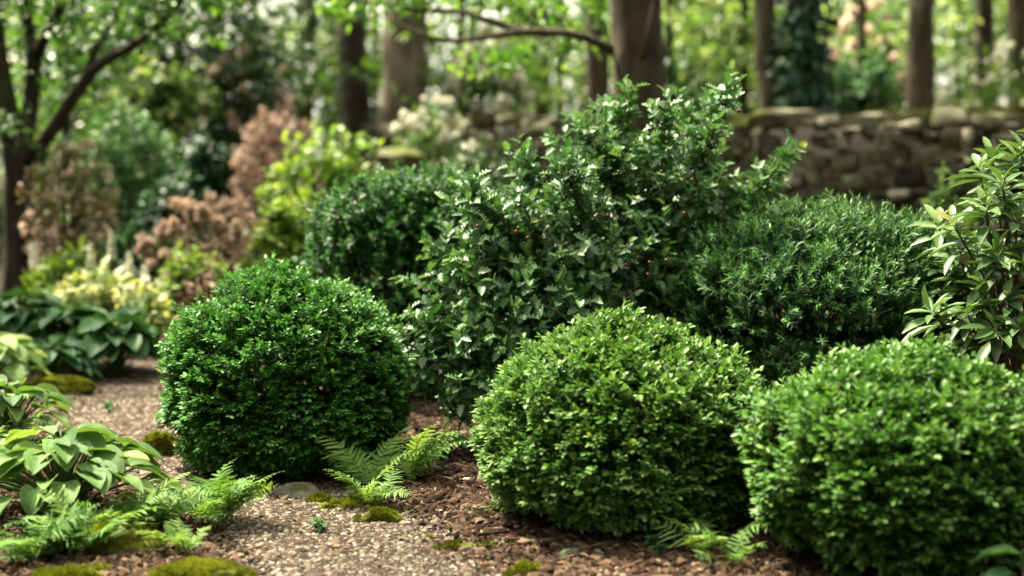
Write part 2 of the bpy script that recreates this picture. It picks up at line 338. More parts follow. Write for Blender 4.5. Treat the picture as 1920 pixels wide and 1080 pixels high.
scatter('bark_mulch', M['bark_chip'], 170000, (-3.6, 3.2, 3.4, 9.5), lambda d, r: d > .95 + r.normal(0, .12, len(d)), (.006, .060), (.10, .36), .38, .42, 12, .002)
STICK = (np.array([(-.5, 0, 0), (.5, 0, 0), (.4, 1, .02), (-.4, 1, .02), (0, 0, .04), (0, 1, .05)], float), [np.array([(0, 4, 5, 3), (4, 1, 2, 5)])])
rng = np.random.default_rng(14); n = 9000; x = rng.uniform(-3.4, 3., n); y = rng.uniform(3.5, 8, n); pd = path_dist(np.stack([x, y], 1)); ok = pd > .95; x, y = x[ok], y[ok]; n = len(x); an = rng.uniform(0, 6.28, n)
b = MB(); b.inst(STICK, np.stack([x, y, gz(x, y) + .010], 1), np.stack([np.cos(an), np.sin(an), rng.normal(.05, .15, n)], 1), norm(UP + rng.normal(0, .2, (n, 3))), rng.uniform(.02, .085, n), rng.uniform(.0015, .005, n), np.clip(rng.normal(.55, .3, n), 0, 1))
tag(b.build('mulch_splinters', M['bark_chip']), kind='stuff')
rng = np.random.default_rng(13); n = 3200; x = rng.uniform(-3.6, 2.4, n); y = rng.uniform(3.5, 10, n); pos = np.stack([x, y, gz(x, y) + .012], 1)
b = MB(); an = rng.uniform(0, 6.28, n); b.inst(OVATE, pos, np.stack([np.cos(an), np.sin(an), rng.normal(0, .3, n)], 1), norm(UP + rng.normal(0, .4, (n, 3))), rng.uniform(.012, .05, n), rng.uniform(.008, .022, n), rng.uniform(0, .92, n))
tag(b.build('fallen_leaves', M['litter']), kind='stuff')

# ------------------------------------------------------------------ plant builders
def at_ground(px, d):
    r = ray(px, 540); x = r[0] / r[1] * d; return np.array([x, d, float(gz(np.array([x]), np.array([d]))[0])])

def boxwood(px, d, rx, ry, h, mat, seed, label, nclump=900, per=7, leaf=.026, spread=.40, top_spike=.0, tones=(.15, .7), zf=.40, peak=1.25):
    rng = np.random.default_rng(seed); t = thing('boxwood_shrub', label, 'boxwood', at_ground(px, d), 'clipped boxwood balls along the path')
    fol = MB(); tw = MB(); zc = h * zf
    def surf(u):
        rr = 1 + .085 * vnoise(u * 2.2 + seed, seed) + .06 * vnoise(u * 5.5 + seed, seed + 1)
        q = np.sqrt(np.maximum(1e-6, 1 - u[:, 2] ** 2)); k = np.where(u[:, 2] > 0, q ** peak, q ** .58) / q
        return np.stack([u[:, 0] * rx * k, u[:, 1] * ry * k, u[:, 2] * np.where(u[:, 2] > 0, h - zc, zc)], 1) * rr[:, None] + [0, 0, zc]
    u = sphere_dirs(rng, nclump, -.95); nrm = norm(u / np.array([rx, ry, h * .55]))
    cl = surf(u); cl = (cl - [0, 0, zc]) * (1 - np.abs(rng.normal(0, .085, nclump)))[:, None] + [0, 0, zc]
    axis = norm(nrm * [1, 1, .9] + UP * .28 + rng.normal(0, .16, (nclump, 3)))
    D = norm(np.repeat(axis, per, 0) + rng.normal(0, spread, (nclump * per, 3)) * [1, 1, .6])
    sp = (u[:, 2] > .35) * rng.uniform(0, 1, nclump) ** 2.5
    L = rng.uniform(.030, .055, nclump * per) * (1 + top_spike * np.repeat(sp, per))
    B = np.repeat(cl - axis * .05, per, 0) + rng.normal(0, .009, (nclump * per, 3)); B[:, 2] = np.maximum(B[:, 2], .012)
    tb = np.repeat(rng.normal(0, .10, nclump), per)
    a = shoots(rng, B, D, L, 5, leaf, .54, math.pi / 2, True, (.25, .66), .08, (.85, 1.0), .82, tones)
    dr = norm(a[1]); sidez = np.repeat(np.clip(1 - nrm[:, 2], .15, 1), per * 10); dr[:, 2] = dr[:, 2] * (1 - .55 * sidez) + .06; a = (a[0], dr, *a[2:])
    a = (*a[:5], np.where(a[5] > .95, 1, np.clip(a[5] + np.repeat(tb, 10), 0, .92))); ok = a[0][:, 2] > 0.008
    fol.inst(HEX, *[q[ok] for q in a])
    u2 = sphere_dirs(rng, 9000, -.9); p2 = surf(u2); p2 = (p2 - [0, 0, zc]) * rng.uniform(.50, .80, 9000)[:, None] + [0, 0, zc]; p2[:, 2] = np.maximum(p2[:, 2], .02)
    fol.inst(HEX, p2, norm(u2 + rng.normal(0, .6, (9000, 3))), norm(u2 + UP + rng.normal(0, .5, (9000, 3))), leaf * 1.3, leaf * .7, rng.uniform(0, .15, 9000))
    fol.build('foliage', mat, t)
    for k in range(34):
        e = surf(sphere_dirs(rng, 1, -.1))[0]; e = (e - [0, 0, zc]) * .88 + [0, 0, zc]; o = np.array([rng.normal(0, .05), rng.normal(0, .05), -.03]); m = (o + e) / 2 + rng.normal(0, .04, 3) - [0, 0, .05]
        tube(tw, spline([o, m, e], 8), np.linspace(.012, .003, 8), 5)
    tw.build('stems', M['stem'], t, True)
    return t

def yew(px, d, rx, ry, h, mat, seed, label, nsh=5200, nl=(.06, .12), needle=.022, nn=26, group='evergreen yews behind the boxwoods', ratio=.14, flat=.55, fw=(.28, .62)):
    rng = np.random.default_rng(seed); t = thing('yew_shrub', label, 'yew', at_ground(px, d), group)
    fol = MB(); st = MB(); zc = h * .45
    def surf(u, s=1.0):
        rr = s * (1 + .10 * vnoise(u * 2.6 + seed, seed) + .05 * vnoise(u * 7 + seed, seed + 1))
        z = zc + np.where(u[:, 2] > 0, np.sign(u[:, 2]) * np.abs(u[:, 2]) ** flat * (h - zc) * (rr * .5 + .5), u[:, 2] * zc)
        k = (1 + .22 * (1 - np.abs(u[:, 2]))) * rr * np.where(u[:, 2] < 0, np.maximum(.05, 1 - u[:, 2] ** 2) ** -.30, 1)
        return np.stack([u[:, 0] * rx * k, u[:, 1] * ry * k, z], 1)
    nc = nsh // 8; u = sphere_dirs(rng, nc, -.9); c = surf(u, 1); c = (c - [0, 0, zc]) * (1 - np.abs(rng.normal(0, .10, nc)))[:, None] + [0, 0, zc]
    ax = norm(u * .6 + UP * .75 + rng.normal(0, .25, (nc, 3)))
    D = norm(np.repeat(ax, 8, 0) + rng.normal(0, .45, (nc * 8, 3))); L = rng.uniform(nl[0], nl[1], nc * 8)
    B = np.repeat(c - ax * nl[1] * .8, 8, 0) + rng.normal(0, .03, (nc * 8, 3)); B[:, 2] = np.maximum(B[:, 2], .02)
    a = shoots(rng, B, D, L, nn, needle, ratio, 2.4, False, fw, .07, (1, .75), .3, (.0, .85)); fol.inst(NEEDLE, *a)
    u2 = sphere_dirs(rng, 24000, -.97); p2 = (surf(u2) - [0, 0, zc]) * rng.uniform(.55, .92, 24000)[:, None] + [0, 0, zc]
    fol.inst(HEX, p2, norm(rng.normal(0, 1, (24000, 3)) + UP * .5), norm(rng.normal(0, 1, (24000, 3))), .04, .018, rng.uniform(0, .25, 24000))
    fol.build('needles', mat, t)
    for k in range(14):
        e = surf(sphere_dirs(rng, 1, .2))[0] * .92; o = np.array([rng.normal(0, .08), rng.normal(0, .08), -.04]); m = o * .4 + e * .6 + rng.normal(0, .05, 3) - [0, 0, .12]
        tube(st, spline([o, m, e], 9), np.linspace(.016, .003, 9), 5)
    st.build('stems', M['stem'], t, True)
    return t

def leafy_shrub(name, label, cat, px, d, w, h, mat, seed, leaf=.05, ratio=.5, n=420, per=8, z0=.0, tmpl=OVATE, flowers=None, nfl=0, fsize=.05, group=None, stem='stem', clump=.16, tones=(.15, .85), base=None, up=.55, edge=.35):
    rng = np.random.default_rng(seed); t = thing(name, label, cat, at_ground(px, d) if base is None else base, group)
    fol = MB(); st = MB(); rx = w / 2; hc = (h - z0) / 2
    u = sphere_dirs(rng, n, -.85); rad = rng.uniform(edge, 1, n) ** .5 * (1 + .22 * vnoise(u * 2.5 + seed, seed))
    c = np.stack([u[:, 0] * rx, u[:, 1] * rx * .8, z0 + hc + u[:, 2] * hc], 1); c = (c - [0, 0, z0 + hc]) * rad[:, None] + [0, 0, z0 + hc]
    D = norm(u * .7 + UP * .45 + rng.normal(0, .45, (n, 3))); L = rng.uniform(.6, 1.3, n) * clump; c = c - D * L[:, None] * .6; c[:, 2] = np.maximum(c[:, 2], .02)
    a = shoots(rng, c, D, L, per, leaf, ratio, 2.4, False, (.2, .55), .2, (.9, 1), up, tones); ok = a[0][:, 2] > .01
    fol.inst(tmpl, *[q[ok] for q in a]); fol.build('foliage', mat, t)
    for k in range(min(60, n // 6)):
        e = c[rng.integers(n)]; o = np.array([rng.normal(0, .03 + w * .03), rng.normal(0, .03 + w * .03), -.03]); m = o * .45 + e * .55 + rng.normal(0, .04, 3) * w
        tube(st, spline([o, m, e], 7), np.linspace(.006 + .006 * h, .002, 7), 5)
    st.build('stems', M[stem], t, True)
    if nfl:
        u = sphere_dirs(rng, nfl, -.2); k = 1.02 * (1 + .22 * vnoise(u * 2.5 + seed, seed))
        c = np.stack([u[:, 0] * rx, u[:, 1] * rx * .8, u[:, 2] * hc], 1) * k[:, None] + [0, 0, z0 + hc]
        for q in range(nfl):                                      # every flower head a part of its own
            sz = fsize * rng.uniform(.6, 1.25); fl = MB()
            a = shoots(rng, c[q:q + 1], norm(u[q:q + 1] * .8 + UP * .6 - np.array([0, .4, 0]) + rng.normal(0, .3, (1, 3))), np.full(1, sz * .35), 26, sz * .55, .8, 2.4, False, (.0, .7), .25, (1, .8), .3, (.2, .9))
            fl.inst(PETAL, *a); fl.build('flower_head', flowers, t)
    return t

# ------------------------------------------------------------------ the boxwood balls
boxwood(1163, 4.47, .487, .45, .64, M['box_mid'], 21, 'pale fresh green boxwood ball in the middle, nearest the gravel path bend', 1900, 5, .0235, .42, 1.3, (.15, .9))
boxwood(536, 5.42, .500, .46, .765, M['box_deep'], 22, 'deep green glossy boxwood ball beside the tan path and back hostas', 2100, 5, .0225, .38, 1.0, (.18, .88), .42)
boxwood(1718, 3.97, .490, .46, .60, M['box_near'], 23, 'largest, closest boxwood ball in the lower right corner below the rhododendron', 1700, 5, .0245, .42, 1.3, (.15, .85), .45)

# ------------------------------------------------------------------ yews
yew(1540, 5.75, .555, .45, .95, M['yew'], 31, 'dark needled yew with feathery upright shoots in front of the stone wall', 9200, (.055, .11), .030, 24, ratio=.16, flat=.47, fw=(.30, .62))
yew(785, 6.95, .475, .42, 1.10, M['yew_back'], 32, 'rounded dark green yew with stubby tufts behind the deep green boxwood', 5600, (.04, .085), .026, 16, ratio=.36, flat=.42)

# ------------------------------------------------------------------ holly bush
def holly():
    rng = np.random.default_rng(41); d0 = 5.85; base = at_ground(1160, d0)
    t = thing('holly_bush', 'large glossy spiny-leaved holly with red berries in the centre of the bed', 'holly', base)
    fol = MB(); br = MB(); tips = []; segs = []
    hand = [(1385, 152, 6.1), (1195, 158, 6.2), (1090, 212, 6.2), (950, 280, 6.1), (1030, 250, 6.4), (850, 340, 5.9), (800, 452, 5.7), (1485, 278, 6.2), (1440, 320, 6.4), (1300, 195, 6.5), (1250, 200, 6.0),
            (760, 590, 5.5), (745, 665, 5.4), (880, 390, 5.8), (1140, 190, 6.5), (1340, 240, 5.9), (870, 480, 5.6), (820, 690, 5.4), (1230, 480, 5.7), (960, 350, 5.8), (1060, 300, 5.8), (1420, 390, 6.3), (1000, 600, 5.5), (900, 640, 5.4)]
    hub = base + [0, 0, .1]
    mains = []
    for px, py, d in hand:
        e = P(px, py, d - .3 * (d > 5.7)); o = hub + np.array([rng.normal(0, .05), rng.normal(0, .05), 0]); m1 = o * .6 + e * .4 + np.array([rng.normal(0, .04), rng.normal(0, .05), .05]); m2 = o * .25 + e * .75 + np.array([rng.normal(0, .03), rng.normal(0, .03), .02])
        c = spline([o, m1, m2, e], 22); mains.append(c); tube(br, c - base, np.linspace(.016, .0022, 22), 6)
        segs.append((c[-6], e - c[-6]))
        for k in range(20):                                        # side twigs on the outer part
            q = c[rng.integers(8, 19)]; dr = norm(norm(e - o) * .8 + rng.normal(0, .42, 3) + UP * .15); segs.append((q, dr * rng.uniform(.09, .19)))
    # body of the bush: twigs in a wide irregular dome built from overlapping lobes
    lobes = [(1180, 400, 6.2, .29, 78), (1290, 395, 6.3, .24, 46), (940, 480, 5.9, .17, 22), (870, 560, 5.6, .17, 20), (1320, 300, 6.3, .16, 18), (1120, 300, 6.25, .16, 16), (1040, 450, 6.0, .22, 34), (1140, 510, 6.0, .34, 84), (960, 520, 5.85, .17, 22), (1200, 320, 6.3, .14, 9), (1250, 460, 6.2, .24, 36), (1010, 590, 5.8, .27, 58), (900, 630, 5.6, .18, 30), (850, 700, 5.5, .17, 26), (970, 690, 5.6, .26, 50), (1130, 600, 5.95, .28, 50), (1090, 350, 6.25, .13, 9), (900, 745, 5.5, .18, 26)]
    for px, py, d, r, n in lobes:
        c0 = P(px, py, d - .3 * (d > 5.7)); u = sphere_dirs(rng, n, -.9); q = c0 + u * r * (rng.uniform(.25, 1, n) ** .5)[:, None] * np.array([1, .8, 1])
        for k in range(n):
            dr = norm(u[k] * .7 + UP * .35 + rng.normal(0, .4, 3)); segs.append((q[k] - dr * .1, dr * rng.uniform(.13, .24)))
            if k % 3 == 0:
                mm = min(mains, key=lambda c: np.min(np.linalg.norm(c - q[k], axis=1))); o = mm[max(0, np.argmin(np.linalg.norm(mm - q[k], axis=1)) - 3)]
                tube(br, spline([o - base, (o + q[k]) / 2 - base + rng.normal(0, .02, 3), q[k] - base], 6), np.linspace(.006, .002, 6), 4)
    B = np.array([s[0] for s in segs]) - base; V = np.array([s[1] for s in segs]); L = np.linalg.norm(V, axis=1); D = V / L[:, None]
    keep = B[:, 2] > .06; B, L, D = B[keep], L[keep], D[keep]
    twig(br, rng, B, D, L, .0022)
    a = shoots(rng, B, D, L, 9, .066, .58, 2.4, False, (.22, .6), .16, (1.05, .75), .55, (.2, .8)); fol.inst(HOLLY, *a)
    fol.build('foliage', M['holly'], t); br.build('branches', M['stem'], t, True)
    bpos = [(968, 435), (972, 428), (990, 446), (895, 424), (1250, 488), (1218, 492), (1215, 515), (1175, 497), (1298, 337), (1352, 290), (1283, 400), (1160, 322), (1140, 404), (1385, 208), (1240, 322), (770, 690)]
    s = MB(); th = np.linspace(0, math.pi, 7)[1:-1]; ph = np.linspace(0, 6.283, 9)[:-1]
    sv = [(0, 0, 1)] + [(math.sin(a) * math.cos(b_), math.sin(a) * math.sin(b_), math.cos(a)) for a in th for b_ in ph] + [(0, 0, -1)]
    q = np.arange(8); tri = [np.stack([np.zeros(8, int), 1 + q, 1 + (q + 1) % 8], 1), np.stack([np.full(8, 41), 33 + (q + 1) % 8, 33 + q], 1)]
    quad = np.concatenate([np.stack([1 + k * 8 + q, 1 + (k + 1) * 8 + q, 1 + (k + 1) * 8 + (q + 1) % 8, 1 + k * 8 + (q + 1) % 8], 1) for k in range(4)])
    for k, (px, py) in enumerate(bpos):
        p = P(px, py, 5.32 + (0.12 if py < 350 else 0)); m = MB(); m.add(np.array(sv) * .0072, tri + [quad], rng.uniform(.2, .9))
        o = m.build('berry', M['berry'], t, True); o.location = tuple(p - base)
holly()

# ------------------------------------------------------------------ rhododendron at the right edge
def rhododendron():
    rng = np.random.default_rng(51); d0 = 5.35; base = at_ground(1960, d0)
    t = thing('rhododendron', 'rhododendron with whorls of long light green leaves by the right boxwood', 'rhododendron', base)
    fol = MB(); br = MB(); tips = []
    hand = [(1840, 325, 5.1), (1905, 300, 5.3), (1790, 425, 5.0), (1800, 470, 5.2), (1850, 395, 4.9), (1750, 590, 5.0), (1760, 425, 5.2), (1870, 480, 4.85), (1880, 350, 4.9), (1905, 415, 4.85), (1845, 540, 4.9), (1890, 565, 4.8),
            (1815, 590, 4.95), (1865, 620, 4.8), (1920, 500, 4.8), (1910, 620, 4.75), (1950, 360, 5.0), (1960, 440, 4.9), (1980, 540, 4.8), (1830, 460, 5.3), (1780, 600, 5.2), (1860, 300, 5.4), (1930, 280, 5.5), (2000, 320, 5.3), (2040, 420, 5.2), (2050, 520, 5.1), (1830, 620, 5.0), (1770, 510, 5.4)]
    tips = [P(*h) for h in hand]
    for k in range(20):
        u = sphere_dirs(rng, 1, -.4)[0]; tips.append(P(1960, 460, 5.35) + u * np.array([.42, .42, .42]) * rng.uniform(.5, 1))
    o0 = base + [0, 0, -.02]; A = []; Dd = []
    for e in tips:
        o = o0 + np.array([rng.normal(0, .05), rng.normal(0, .05), 0]); m = o * .45 + e * .55 + rng.normal(0, .05, 3) + [0, 0, -.06]
        c = spline([o, m, e], 14); tube(br, c - base, np.linspace(.013, .003, 14), 6); A.append(e - base); Dd.append(norm(c[-1] - c[-3] + UP * .03 + rng.normal(0, .015, 3)))
    A = np.array(A); Dd = norm(np.array(Dd) + UP * .35)
    a = shoots(rng, A - Dd * .02, Dd, np.full(len(A), .04), 9, .13, .31, 2.4, False, (.10, .62), .12, (1.08, .62), .4, (.25, .9)); fol.inst(LANCE, *a)
    a = shoots(rng, A - Dd * .10, Dd, np.full(len(A), .08), 5, .13, .31, 2.4, False, (.05, .2), .15, (1, 1), .6, (.05, .4), .1); fol.inst(LANCE, *a)
    fol.build('foliage', M['rhodo'], t); br.build('branches', M['stem'], t, True)
rhododendron()

# ------------------------------------------------------------------ hostas and ferns
def hosta(px, d, w, h, n, mat, seed, label, leaf=.15, ratio=.62, base=None, group='hostas beside the path', tones=(.2, .8), face=None):
    rng = np.random.default_rng(seed); base = at_ground(px, d) if base is None else base
    t = thing('hosta', label, 'hosta', base, group); fol = MB(); st = MB(); NY, NX = 12, 13
    vy = np.linspace(0, 1, NY); wy = np.interp(vy, [0, .06, .15, .3, .45, .6, .75, .88, .96, 1], [.12, .5, .82, 1.0, .98, .86, .64, .36, .14, .02])
    for k in range(n):
        f = (k + .5) / n; an = k * 2.4 + rng.normal(0, .25); out = w / 2 * (.25 + .75 * f ** .7) * rng.uniform(.8, 1.1); zt = h * (1 - .48 * f ** 1.6) * rng.uniform(.8, 1.05)
        hd = np.array([math.cos(an), math.sin(an), 0]); l = leaf * rng.uniform(.75, 1.15); stem_out = max(.02, out - l * .55)
        p0 = np.array([rng.normal(0, .02), rng.normal(0, .02), -.01]); p2 = hd * stem_out + [0, 0, zt]; p1 = p0 * .5 + p2 * .5 + [0, 0, zt * .12] - hd * stem_out * .12
        c = spline([p0, p1, p2], 8); tube(st, c, np.linspace(.005, .0032, 8), 5, .4)
        pitch = rng.uniform(.05, .55) - .35 * f; bend = rng.uniform(.5, 1.25); ww = l * ratio * rng.uniform(.85, 1.1); sidev = np.array([-hd[1], hd[0], 0]); roll = rng.normal(0, .25)
        pos = p2.copy(); ang = pitch; rows = []; tone = np.clip(rng.normal((tones[0] + tones[1]) / 2, (tones[1] - tones[0]) / 3), 0, 1) if rng.uniform() > .06 else .92; brown = rng.uniform() < .15
        for q in range(NY):
            if q: ang -= bend / NY; pos = pos + (hd * math.cos(ang) + UP * math.sin(ang)) * l / (NY - 1)
            nrm_ = -hd * math.sin(ang) + UP * math.cos(ang)
            sv = sidev * math.cos(roll) + nrm_ * math.sin(roll)
            for x in np.linspace(-1, 1, NX):
                cup = .20 * x * x * ww * wy[q] + .012 * l * math.sin(vy[q] * 16 + abs(x) * 2.2 + k) * abs(x)
                rib = .007 * l * math.cos(x * 22)
                rows.append(pos + sv * x * ww / 2 * wy[q] + nrm_ * (cup + rib))
        i, j = np.meshgrid(np.arange(NY - 1), np.arange(NX - 1), indexing='ij'); a = (i * NX + j).ravel()
        edge = np.tile(np.abs(np.linspace(-1, 1, NX)) ** 4, NY) * .12
        fol.add(np.array(rows), [np.stack([a, a + NX, a + NX + 1, a + 1], 1)], np.where(np.repeat(np.linspace(0, 1, NY), NX) > (.9 if brown else 2), 1, np.clip(tone + edge + .10 * vnoise(np.array(rows) * 30, 3) + .09 * np.tile(np.cos(np.linspace(-1, 1, NX) * 22), NY), 0, .92)))
    fol.build('leaves', mat, t, True); st.build('stalks', M['green_stem'], t, True)
    return t

def fern(px, d, n, length, seed, label, az=None, rise=.9, mat='fern', pin=.27, np_=19, base=None, group='ferns on the bed edges', tones=(.3, .8)):
    rng = np.random.default_rng(seed); base = at_ground(px, d) if base is None else base
    t = thing('fern', label, 'fern', base, group); fr = MB(); st = MB()
    for k in range(n):
        an = (az[k % len(az)] + rng.normal(0, .15)) if az else k * 6.283 / n + rng.normal(0, .35); l = length * rng.uniform(.55, 1.15)
        N = 40; ang = rise * rng.uniform(.6, 1.25); pos = np.array([rng.normal(0, .015), rng.normal(0, .015), 0.]); c = [pos]; T = []; S_ = []; Q = []
        bend = ang * rng.uniform(.5, 1.0) + rng.uniform(.1, .7); sway = rng.normal(0, .5); roll = rng.normal(0, .45)
        for q in range(N):
            f = q / N; a = ang - bend * f ** 1.4; aa = an + sway * f; hd = np.array([math.cos(aa), math.sin(aa), 0]); sd_ = np.array([-hd[1], hd[0], 0])
            v = hd * math.cos(a) + UP * math.sin(a); nn = UP * math.cos(a) - hd * math.sin(a); T.append(v); S_.append(sd_ * math.cos(roll * f) + nn * math.sin(roll * f)); Q.append(nn * math.cos(roll * f) - sd_ * math.sin(roll * f)); pos = pos + v * l / N; c.append(pos)
        c = np.array(c); T = np.array(T); S_ = np.array(S_); Q = np.array(Q); tube(st, c[::3], np.linspace(.0022, .0007, len(c[::3])), 4, .6)
        m = int(np_ * rng.uniform(.85, 1.15)); idx = np.linspace(N * .22, N - 1, m).astype(int); s = np.linspace(0, 1, m)
        prof = np.interp(s, [0, .12, .35, .7, 1], [.65, .95, 1, .60, .08]); ft = rng.normal(np.mean(tones), .15)
        for sg in (-1, 1):
            dr = norm(S_[idx] * sg + T[idx] * .42 + Q[idx] * rng.normal(.0, .16, (m, 1)) + rng.normal(0, .09, (m, 3)))
            ln = l * pin * prof * rng.uniform(.75, 1.12, m) * (rng.uniform(0, 1, m) > .04)
            ok = ln > .002
            fr.inst(PINNA, c[idx][ok], dr[ok], (Q[idx] + rng.normal(0, .2, (m, 3)))[ok], ln[ok], np.minimum(ln * .36, l * .050)[ok], np.clip(rng.normal(ft, .10, m), 0, .92)[ok])
    fr.build('fronds', M[mat], t); st.build('stalks', M['green_stem'], t, True)
    return t

hosta(105, 4.42, .70, .265, 84, M['hosta'], 61, 'large light green hosta clump with drooping ribbed leaves beside the gravel path', .128, .68, tones=(.25, .85))
hosta(215, 7.7, .55, .30, 52, M['hosta_blue'], 62, 'blue-green hosta at the path edge whose big leaves droop over bare soil', .22, .62, tones=(.2, .75))
hosta(40, 8.1, .70, .36, 60, M['hosta_blue'], 63, 'blue-green hosta spreading before the foot of the forked tree', .21, .62, tones=(.2, .75))
hosta(125, 8.0, .60, .33, 56, M['hosta_blue'], 88, 'middle blue-green hosta of the back group in front of the lime plants', .20, .62, tones=(.2, .75))
hosta(90, 7.35, .45, .22, 36, M['hosta_blue'], 82, 'low blue-green hosta behind the olive moss mound', .17, .62, tones=(.2, .7))
hosta(-15, 7.0, .50, .28, 44, M['hosta_lime'], 64, 'yellow-green hosta cut by the left edge above a mossy mound', .15, .60, tones=(.2, .8))
hosta(1945, 3.45, .30, .16, 12, M['hosta_blue'], 65, 'pale hosta leaf tips poking in at the lower right corner', .12, .60, tones=(.5, .95))
hosta(838, 5.35, .22, .10, 9, M['hosta_blue'], 66, 'small blue-grey hosta under the holly beside the fern fronds', .09, .60, tones=(.6, 1.0))
hosta(1248, 7.3, .35, .45, 16, M['hosta_lime'], 67, 'pale leaved hosta glimpsed through the gap right of the holly stem', .12, .60, tones=(.5, 1))
hosta(100, 9.2, .55, .32, 30, M['hosta_lime'], 68, 'lime hosta growing just right of the forked tree trunk', .17, .62, tones=(.2, .7))

fern(690, 4.95, 13, .31, 71, 'light green fern with arching fronds at the foot of the deep green boxwood', [2.9, 2.6, .9, 2.0, 1.2, 1.6, 3.3, -.5], .95, tones=(.5, .9))
fern(770, 4.95, 10, .29, 72, 'upright fern frond cluster leaning toward the small blue hosta', [.45, .9, .1, 1.3, 2.2, -.6], 1.3, tones=(.5, .95))
fern(690, 4.72, 12, .20, 73, 'low bright fern on moss where mulch meets gravel', None, 1.1, tones=(.6, .95))
fern(395, 4.45, 20, .27, 74, 'broad fern leaning over the gravel beside the large hosta', [.2, -.25, .75, 1.2, -.7, 2.6, 1.7, -1.3, 3.3, 2.1], 1.15, np_=22)
fern(275, 4.3, 14, .25, 75, 'pale fern between the large hosta and moss mound', [.5, 1.4, 2.5, -.4, -1.2, .0, 3.1, 1.9], 1.15, tones=(.45, .9))
fern(1335, 3.98, 9, .22, 76, 'fern with toothed fronds squeezed between the two nearest boxwoods', [2.6, 3.4, 4.2, -1.3, -.5, 1.2, 2.0, 5.0], 1.2, np_=12, pin=.34, tones=(.5, .9))
fern(1380, 3.86, 7, .17, 77, 'small fern pressed against the lower left of the nearest boxwood', [3.6, 4.4, 2.9, -1.0, 1.4, 5.2], 1.1, np_=11, pin=.34, tones=(.4, .85))
fern(45, 3.98, 16, .25, 78, 'dark fern in the lower left corner below the hosta', None, 1.1, tones=(.15, .6))
fern(-20, 5.4, 10, .34, 79, 'fern tips entering at the left edge above the large hosta', None, 1.2, tones=(.4, .8))

fern(10, 4.9, 12, .27, 84, 'fern behind the large hosta at the left edge', None, 1.2, tones=(.3, .7))
fern(150, 4.05, 14, .24, 85, 'fern spilling over the mossy hummock below the large hosta', None, 1.1, tones=(.35, .8))
fern(330, 4.05, 9, .17, 86, 'small fern between the two bright moss cushions and gravel', None, 1.1, tones=(.5, .9))
fern(205, 4.2, 14, .20, 83, 'low soft fern under the front of the large hosta', None, 1.0, tones=(.4, .8))
fern(95, 4.12, 14, .22, 100, 'deep green low fern below the left side of the large hosta', None, 1.0, tones=(.2, .6))
hosta(15, 5.6, .46, .26, 40, M['hosta'], 87, 'mid green hosta behind a fern at the left edge', .13, .58, tones=(.2, .7))

# seedlings on the path and at bed edges
for k, (px, py, lb) in enumerate([(605, 985, 'tiny green seedling alone on the open gravel'), (560, 880, 'small weed tuft under the front of the deep green boxwood'), (1230, 1050, 'small round leaved weed under the middle boxwood'), (420, 740, 'small weed on the tan path near the left boxwood base'),
                                  (208, 765, 'small yellowish weed on the far bend of path'), (930, 975, 'sprig growing from the mulch left of the middle boxwood')]):
    g = G(px, py); leafy_shrub('seedling', lb, 'weed', 0, 0, .07, .045, M['fern' if k % 2 else 'mid_green'], 80 + k, .022, .6, 10, 5, base=(g[0], g[1], float(gz(np.array([g[0]]), np.array([g[1]]))[0])), stem='green_stem', clump=.02, group='weeds along the path')

# ------------------------------------------------------------------ moss mounds and stones
def lump(rx, ry, h, seed, nu=28, nv=12, rough=.22):
    th = np.linspace(0, math.pi * .5, nv); ph = np.linspace(0, 2 * math.pi, nu, endpoint=False); T_, P_ = np.meshgrid(th, ph, indexing='ij')
    u = np.stack([np.sin(T_) * np.cos(P_), np.sin(T_) * np.sin(P_), np.cos(T_)], -1); r = 1 + rough * vnoise(u * 2.2 + seed * 3.7, seed) + rough * .4 * vnoise(u * 6 + seed, seed + 1)
    v = u * r[..., None] * np.array([rx, ry, h]); v[..., 2] -= .012
    i, j = np.meshgrid(np.arange(nv - 1), np.arange(nu), indexing='ij'); i = i.ravel(); j = j.ravel(); k = (j + 1) % nu
    return v.reshape(-1, 3), [np.stack([i * nu + j, (i + 1) * nu + j, (i + 1) * nu + k, i * nu + k], 1)], u.reshape(-1, 3)

def moss_mound(px, py, rx, ry, h, seed, label, rz=0, dens=1.0):
    rng = np.random.default_rng(seed); g = G(px, py); t = thing('moss_mound', label, 'moss', (g[0], g[1], float(gz(np.array([g[0]]), np.array([g[1]]))[0])), 'moss mounds along the path', rz)
    b = MB(); v, f, u = lump(rx, ry, h, seed, 40, 18, .3); b.add(v, f, .25); b.build('mound', M['moss_base'], t, True)
    n = int(26000 * dens * (rx * ry / .02) ** .8); n = min(n, 30000); k = rng.integers(0, len(v), n); a = rng.uniform(0, 1, (n, 1)); 
    fa = f[0][rng.integers(0, len(f[0]), n)]; w = rng.dirichlet([1, 1, 1, 1], n)[..., None]; p = (v[fa] * w).sum(1); uu = norm((u[fa] * w).sum(1) / np.array([rx, ry, h]))
    keep = vnoise(p * 16 + seed, seed + 5) + .6 * vnoise(p * 45 + seed, seed + 6) > -.30 + .55 * (uu[:, 2] < .5) + (.25 if h < .04 else 0); p, uu = p[keep], uu[keep]; m = len(p)
    b = MB(); b.inst(NEEDLE, p, norm(uu + UP * .4 + rng.normal(0, .5, (m, 3))), rng.normal(0, 1, (m, 3)), rng.uniform(.008, .017, m), .0028, np.where(rng.uniform(0, 1, m) < .05, 1, np.clip(.45 + .5 * vnoise(p * 12, seed) + rng.normal(0, .18, m), 0, .92))); b.build('moss', M['moss'], t)
    return t
moss_mound(225, 1042, .11, .08, .08, 91, 'tall mossy hummock below the fern and large hosta', .3)
moss_mound(375, 1090, .13, .09, .06, 92, 'flat bright moss cushion at the bottom edge beside gravel')
moss_mound(95, 735, .20, .10, .09, 93, 'olive moss mound under the yellow-green hosta at far path bend', .2)
